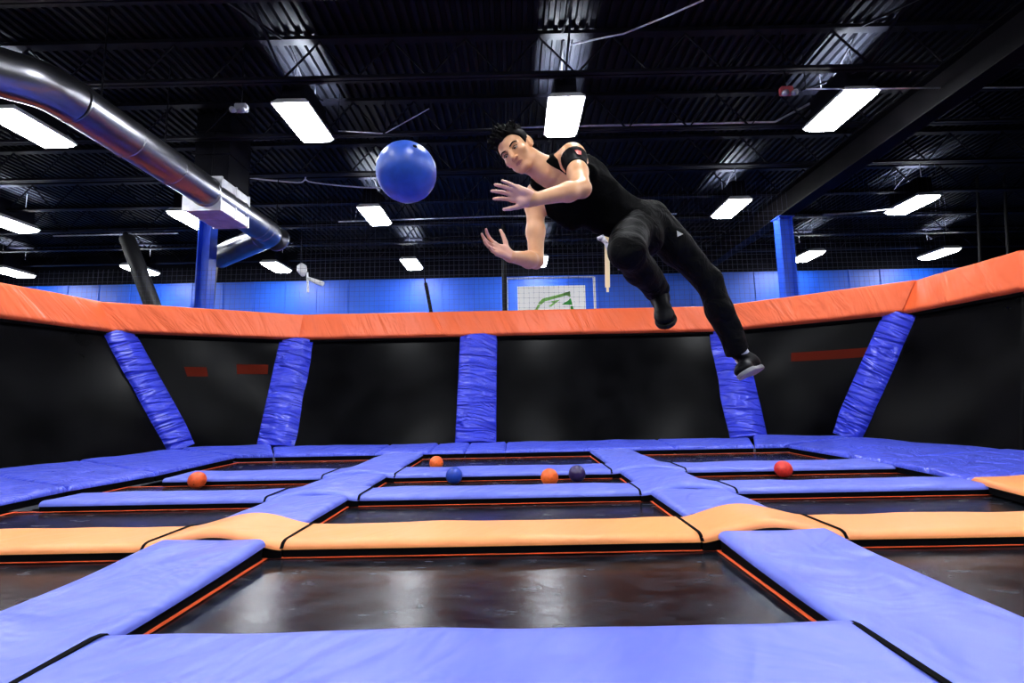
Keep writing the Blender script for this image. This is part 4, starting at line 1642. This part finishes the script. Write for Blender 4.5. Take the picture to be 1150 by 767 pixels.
# ---- eyes and brows
for sg in (-1, 1):
    c = hp(sg * 0.031, 0.0745, -0.004)
    bm = bmesh.new()
    bmesh.ops.create_uvsphere(bm, u_segments=16, v_segments=10, radius=1)
    Mx = Matrix([list(h_s * 0.0125) + [0], list(h_f * 0.0125) + [0], list(h_up * 0.0048) + [0], [0, 0, 0, 1]]).transposed()
    bm.transform(Matrix.Translation(Vector(c)) @ Mx)
    eye = obj('eye', bm, M['eye_white'], person, True)
    bm = bmesh.new()
    bmesh.ops.create_uvsphere(bm, u_segments=12, v_segments=8, radius=1)
    c2 = hp(sg * 0.031 - 0.003, 0.0845, -0.004)
    Mx = Matrix([list(h_s * 0.0066) + [0], list(h_f * 0.004) + [0], list(h_up * 0.0048) + [0], [0, 0, 0, 1]]).transposed()
    bm.transform(Matrix.Translation(Vector(c2)) @ Mx)
    sub('iris', bm, M['iris'], eye)
    bm = bmesh.new()
    tube(bm, smooth_path([Vector(hp(sg * 0.046, 0.078, 0.000)), Vector(hp(sg * 0.031, 0.0885, 0.0055)), Vector(hp(sg * 0.017, 0.085, -0.001))], 5), 0.0017, 6)
    sub('lash_line', bm, M['hair'], eye)
    bm = bmesh.new()
    tube(bm, smooth_path([Vector(hp(sg * 0.054, 0.071, 0.015)), Vector(hp(sg * 0.038, 0.085, 0.0225)), Vector(hp(sg * 0.015, 0.094, 0.0155))], 6), [0.0016] + [0.0036] * 11 + [0.0030], 8)
    obj('eyebrow', bm, M['hair'], person, True)

# ---- hair
rg = np.random.RandomState(3)
Hf = Field(HC - 0.19, HC + 0.19, 0.0036)
Hf.ell(hp(0, -0.014, 0.036), hx, (0.086 * HS, 0.104 * HS, 0.094 * HS), 0.0)


def hair_cut(X, Y, Z):
    s_ = ((X - HC[0]) * h_s[0] + (Y - HC[1]) * h_s[1] + (Z - HC[2]) * h_s[2]) / HS
    f_ = ((X - HC[0]) * h_f[0] + (Y - HC[1]) * h_f[1] + (Z - HC[2]) * h_f[2]) / HS
    u_ = ((X - HC[0]) * h_up[0] + (Y - HC[1]) * h_up[1] + (Z - HC[2]) * h_up[2]) / HS
    line = np.interp(f_, [-0.2, -0.06, -0.03, 0.0, 0.022, 0.034, 0.06, 0.2], [-0.06, -0.055, -0.02, 0.012, -0.015, 0.030, 0.062, 0.062])
    line = np.where(np.abs(s_) < 0.045, np.maximum(line, np.interp(f_, [-0.2, -0.05, 0.0, 0.03, 0.2], [-0.055, -0.05, 0.02, 0.066, 0.066])), line)
    return line - u_


Hf.cut(hair_cut)
for i in range(230):
    a_ = rg.uniform(0, 2 * math.pi)
    u_ = rg.uniform(0.35, 1.0)
    rr = math.sqrt(max(0, 1 - u_ * u_))
    d = np.array([math.cos(a_) * rr, math.sin(a_) * rr, u_])
    base = np.array([0, -0.014, 0.036]) + d * np.array([0.078, 0.096, 0.086])
    if base[1] > 0.055 and base[2] < 0.07:
        continue
    out = d * np.array([1, 1, 1]) + np.array([-0.25, 0.35, 0.35]) + rg.uniform(-0.35, 0.35, 3)
    out /= np.linalg.norm(out)
    ln = rg.uniform(0.018, 0.045) * (1.25 if base[1] > 0 else 0.8)
    tip = base + out * ln
    Hf.cone(hp(*base), hp(*tip), 0.011, 0.0022, 0.006)
part(Hf, 'hair', M['hair'], 'short spiky black hair', 1)

# ---- tank top: the torso a little larger, cut at neckline and arm holes
Tf = Field(np.minimum(np.minimum(Lsh, Rsh), np.minimum(Lhip, Rhip)) - 0.26, np.maximum(np.maximum(Lsh, Rsh), np.maximum(Lhip, Rhip)) + 0.26, 0.005)
torso_shapes(Tf, 0.009)


def tank_cut(X, Y, Z):
    P = [X - msh[0], Y - msh[1], Z - msh[2]]
    s_ = P[0] * S_[0] + P[1] * S_[1] + P[2] * S_[2]
    n_ = P[0] * N_[0] + P[1] * N_[1] + P[2] * N_[2]
    t_ = P[0] * T_[0] + P[1] * T_[1] + P[2] * T_[2]
    neck = np.where(n_ > -0.02, -0.105, -0.05)
    scoop = np.sqrt((s_ / 0.056) ** 2 + (np.maximum(t_ - (neck), -1) * 0 + np.minimum(t_ - neck - 0.055, 0) / 0.055) ** 2)
    a = 0.055 * (1 - scoop)                       # inside the scoop: positive
    a = np.where(t_ > neck + 0.055, 0.056 - np.abs(s_), a)
    arm = np.abs(s_) - np.interp(t_, [-0.24, -0.16, -0.10, -0.05, 0.1], [0.30, 0.24, 0.165, 0.106, 0.096])
    arm_r = -s_ - np.interp(t_, [-0.16, -0.10, -0.05, -0.02, 0.02, 0.1], [0.30, 0.25, 0.19, 0.14, 0.106, 0.096])
    arm = np.where(s_ < 0, arm_r, arm)
    hem = -(t_ + torso_len - 0.02)
    return np.maximum(np.maximum(a, arm), hem)


Tf.cut(tank_cut)
Tf.warp(lambda x, y, z: 0.0035 * np.sin(38 * (x * 0.8 + z * 0.9) + 9 * y) * np.sin(21 * (x - z) + 3))
part(Tf, 'tank_top', M['tank'], 'black sleeveless tank top', 2)

# ---- trousers
Lf = Field(np.minimum.reduce([Lhip, Rhip, Lkn, Rkn, Lan, Ran]) - 0.22, np.maximum.reduce([Lhip, Rhip, Lkn, Rkn, Lan, Ran]) + 0.22, 0.0052)
axh = (Sh, Nh, T_)
Lf.ell(mhip + T_ * 0.03, axh, (0.170, 0.118, 0.125), 0.05)
Lf.ell(mhip - Nh * 0.06 - T_ * 0.03 + Sh * 0.06, axh, (0.09, 0.08, 0.09), 0.05)
Lf.ell(mhip - Nh * 0.06 - T_ * 0.03 - Sh * 0.06, axh, (0.09, 0.08, 0.09), 0.05)


def trouser_leg(hip, kn, an, rk=0.076, ra=0.072):
    Lf.chain([hip, hip + (kn - hip) * 0.45, kn], [0.108, 0.094, rk], 0.04)
    Lf.chain([kn, kn + (an - kn) * 0.4, kn + (an - kn) * 0.97], [rk, 0.074, ra], 0.03)


for f_ in (0.0, 0.12, 0.24):
    Lf.ell((Lhip + (Lkn - Lhip) * f_ + Rhip + (Rkn - Rhip) * f_) / 2 - Nh * 0.02, axh, (0.085, 0.085, 0.10), 0.04)
trouser_leg(Lhip, Lkn, Lan, 0.074, 0.068)
trouser_leg(Rhip, Rkn, Ran, 0.082, 0.066)


def hem_cut(kn, an):
    d = unit(an - kn)
    c = kn + (an - kn) * 0.985

    def fn(X, Y, Z):
        r2 = np.sqrt((X - c[0]) ** 2 + (Y - c[1]) ** 2 + (Z - c[2]) ** 2)
        pl = (X - c[0]) * d[0] + (Y - c[1]) * d[1] + (Z - c[2]) * d[2]
        return np.where(r2 < 0.13, pl, -0.3)
    return fn


Lf.cut(hem_cut(Lkn, Lan))
Lf.cut(hem_cut(Rkn, Ran))
Lf.warp(lambda x, y, z: 0.005 * np.sin(30 * (x + z * 0.5) + 14 * y) * np.sin(23 * (z - x * 0.4) + 11 * y + 1))
trousers = part(Lf, 'trousers', M['trouser'], 'loose black trousers', 2)


# ---- shoes
def shoe(an, he, to, up, sole_mat, label):
    d = unit(to - he)
    up = unit(up - d * (up @ d))
    sd = np.cross(d, up)
    L = 0.285
    c0 = he
    Sf = Field(np.minimum(he, to) - 0.18, np.maximum(he, to) + 0.18, 0.004)
    Sf.ell(c0 + d * 0.035 + up * 0.03, (d, sd, up), (0.052, 0.036, 0.050), 0.02)
    Sf.cone(c0 + d * 0.03 + up * 0.02, an, 0.04, 0.044, 0.03)
    Sf.cone(c0 + d * 0.06 + up * 0.035, c0 + d * 0.19 + up * 0.008, 0.045, 0.036, 0.03)
    Sf.ell(c0 + d * 0.205 + up * 0.004, (d, sd, up), (0.068, 0.048, 0.032), 0.03)
    Sf.cut(lambda X, Y, Z: -((X - c0[0]) * up[0] + (Y - c0[1]) * up[1] + (Z - c0[2]) * up[2]) - 0.018)
    o = part(Sf, 'shoe', M['shoe'], label, 2)
    So = Field(np.minimum(he, to) - 0.18, np.maximum(he, to) + 0.18, 0.004)
    b = c0 - up * 0.024
    So.ell(b + d * 0.045, (d, sd, up), (0.060, 0.041, 0.05), 0.01)
    So.cone(b + d * 0.06, b + d * 0.19, 0.038, 0.046, 0.02)
    So.ell(b + d * 0.205, (d, sd, up), (0.075, 0.051, 0.05), 0.02)
    So.cut(lambda X, Y, Z: np.abs((X - b[0]) * up[0] + (Y - b[1]) * up[1] + (Z - b[2]) * up[2]) - 0.012)
    me, V, Fc = So.mesh('sole', 1)
    s_o = link_mesh('sole', me, sole_mat, None, True)
    s_o.parent = o
    s_o['label'] = 'shoe sole'
    # laces
    for k in range(4):
        bm = bmesh.new()
        q_ = c0 + d * (0.09 + 0.024 * k) + up * (0.074 - 0.011 * k)
        tube(bm, [Vector(q_ - sd * 0.026 - up * 0.008), Vector(q_ + up * 0.004), Vector(q_ + sd * 0.026 - up * 0.008)], 0.003, 6)
        l_o = obj('lace', bm, M['sole_dark'], None, True)
        l_o.parent = o
    return o


shoe(Lan, Lhe, Lto, unit(Lan - (Lhe * 0.8 + Lto * 0.2)), M['sole'], 'black shoe with a pale sole edge on the outstretched foot')
shoe(Ran, Rhe, Rto, unit(Rkn - Ran) * 0.6 + TO_CAM * 0.1 + IMG_U * 0.3, M['sole_dark'], 'black shoe on the tucked foot')
Kf = Field(Lan - 0.12, Lan + 0.12, 0.004)
dk = unit(Lan - Lkn)
Kf.cone(Lan - dk * 0.06, Lan + dk * 0.03 + (Lhe - Lan) * 0.25, 0.046, 0.047, 0.01)
part(Kf, 'sock', M['sock'], 'pale grey sock', 2)


# ---- arm bands with a red mark
def armband(sh, el, k0, k1, label, dirv):
    d = unit(el - sh)
    a, b = sh + (el - sh) * k0, sh + (el - sh) * k1
    Af = Field(np.minimum(a, b) - 0.12, np.maximum(a, b) + 0.12, 0.0038)
    Af.ell(sh + d * 0.03, (d, unit(np.cross(d, T_)), unit(np.cross(d, np.cross(d, T_)))), (0.082, 0.066, 0.066), 0.03)
    Af.cone(sh + d * 0.02, sh + (el - sh) * 0.55, 0.058, 0.0555, 0.03)
    Af.cut(lambda X, Y, Z: np.maximum(-((X - a[0]) * d[0] + (Y - a[1]) * d[1] + (Z - a[2]) * d[2]), (X - b[0]) * d[0] + (Y - b[1]) * d[1] + (Z - b[2]) * d[2]))
    o = part(Af, 'arm_band', M['band'], label, 2)
    c = (a + b) / 2
    n = unit(dirv - d * (dirv @ d))
    sd = np.cross(d, n)
    bm = bmesh.new()
    rows = []
    for k, (t, wd) in enumerate(((-0.026, 0.017), (-0.008, 0.015), (0.010, 0.012), (0.024, 0.010))):
        row = []
        for s in (-1, -0.33, 0.33, 1):
            ang = s * wd / 0.061
            row.append(bm.verts.new(Vector(c + d * t + (n * math.cos(ang) + sd * math.sin(ang)) * 0.0625)))
        rows.append(row)
    for r0, r1 in zip(rows, rows[1:]):
        for k in range(3):
            bm.faces.new((r0[k], r0[k + 1], r1[k + 1], r1[k]))
    bmesh.ops.solidify(bm, geom=bm.faces[:], thickness=0.003)
    e_ = obj('red_mark', bm, M['band_red'], None, True)
    e_.parent = o
    return o


armband(Lsh, Lel, 0.14, 0.46, 'black arm band with a red mark on the upper arm', TO_CAM + IMG_R * 0.15 - IMG_U * 0.1)
armband(Rsh, Rel, 0.02, 0.16, 'black arm band with a red mark, mostly hidden by the other hand', TO_CAM * 0.8 - IMG_R * 0.5 + IMG_U * 0.4)

# ---- printed cord hanging from his waist, small white mark on the trousers
bm = bmesh.new()
cp = [J(674, 268, 2.32), J(680, 272, 2.30), J(684, 281, 2.29), J(690, 289, 2.29), J(698, 296, 2.29)]
tube(bm, smooth_path([Vector(p) for p in cp], 6), 0.011, 8)
tube(bm, [Vector(J(671, 268, 2.33)), Vector(J(676, 267, 2.32)), Vector(J(680, 271, 2.31))], [0.008, 0.017, 0.010], 8)
for du in (-3, 0.5, 4):
    tube(bm, [Vector(J(698 + du * 0.4, 294, 2.29)), Vector(J(698 + du, 303, 2.29))], [0.008, 0.006], 6)
co = obj('waist_cord', bm, M['cord'], person, True)
co['label'] = 'grey and white patterned cord with a tasselled end'

from mathutils.bvhtree import BVHTree
me_t = trousers.data
bv = BVHTree.FromPolygons([Vector(v.co) for v in me_t.vertices], [tuple(p.vertices) for p in me_t.polygons])
hit, hn, _, _ = bv.ray_cast(CAM, ray(763, 263).normalized())
if hit is None:
    hit, hn, _, _ = bv.ray_cast(CAM, ray(760, 268).normalized())
if hit is not None:
    u_, v_ = frame_of(hn)
    a1 = (Vector(IMG_R) - hn * Vector(IMG_R).dot(hn)).normalized()
    a2 = hn.cross(a1)
    bm = bmesh.new()
    f = bm.faces.new([bm.verts.new(hit + hn * 0.004 + q) for q in (a1 * -0.015 + a2 * 0.018, a1 * -0.015 - a2 * 0.018, a1 * 0.02)])
    bmesh.ops.solidify(bm, geom=[f], thickness=0.004)
    wm = obj('white_mark', bm, M['white'], None)
    wm.parent = trousers
    wm['label'] = 'tiny white arrow-shaped mark'
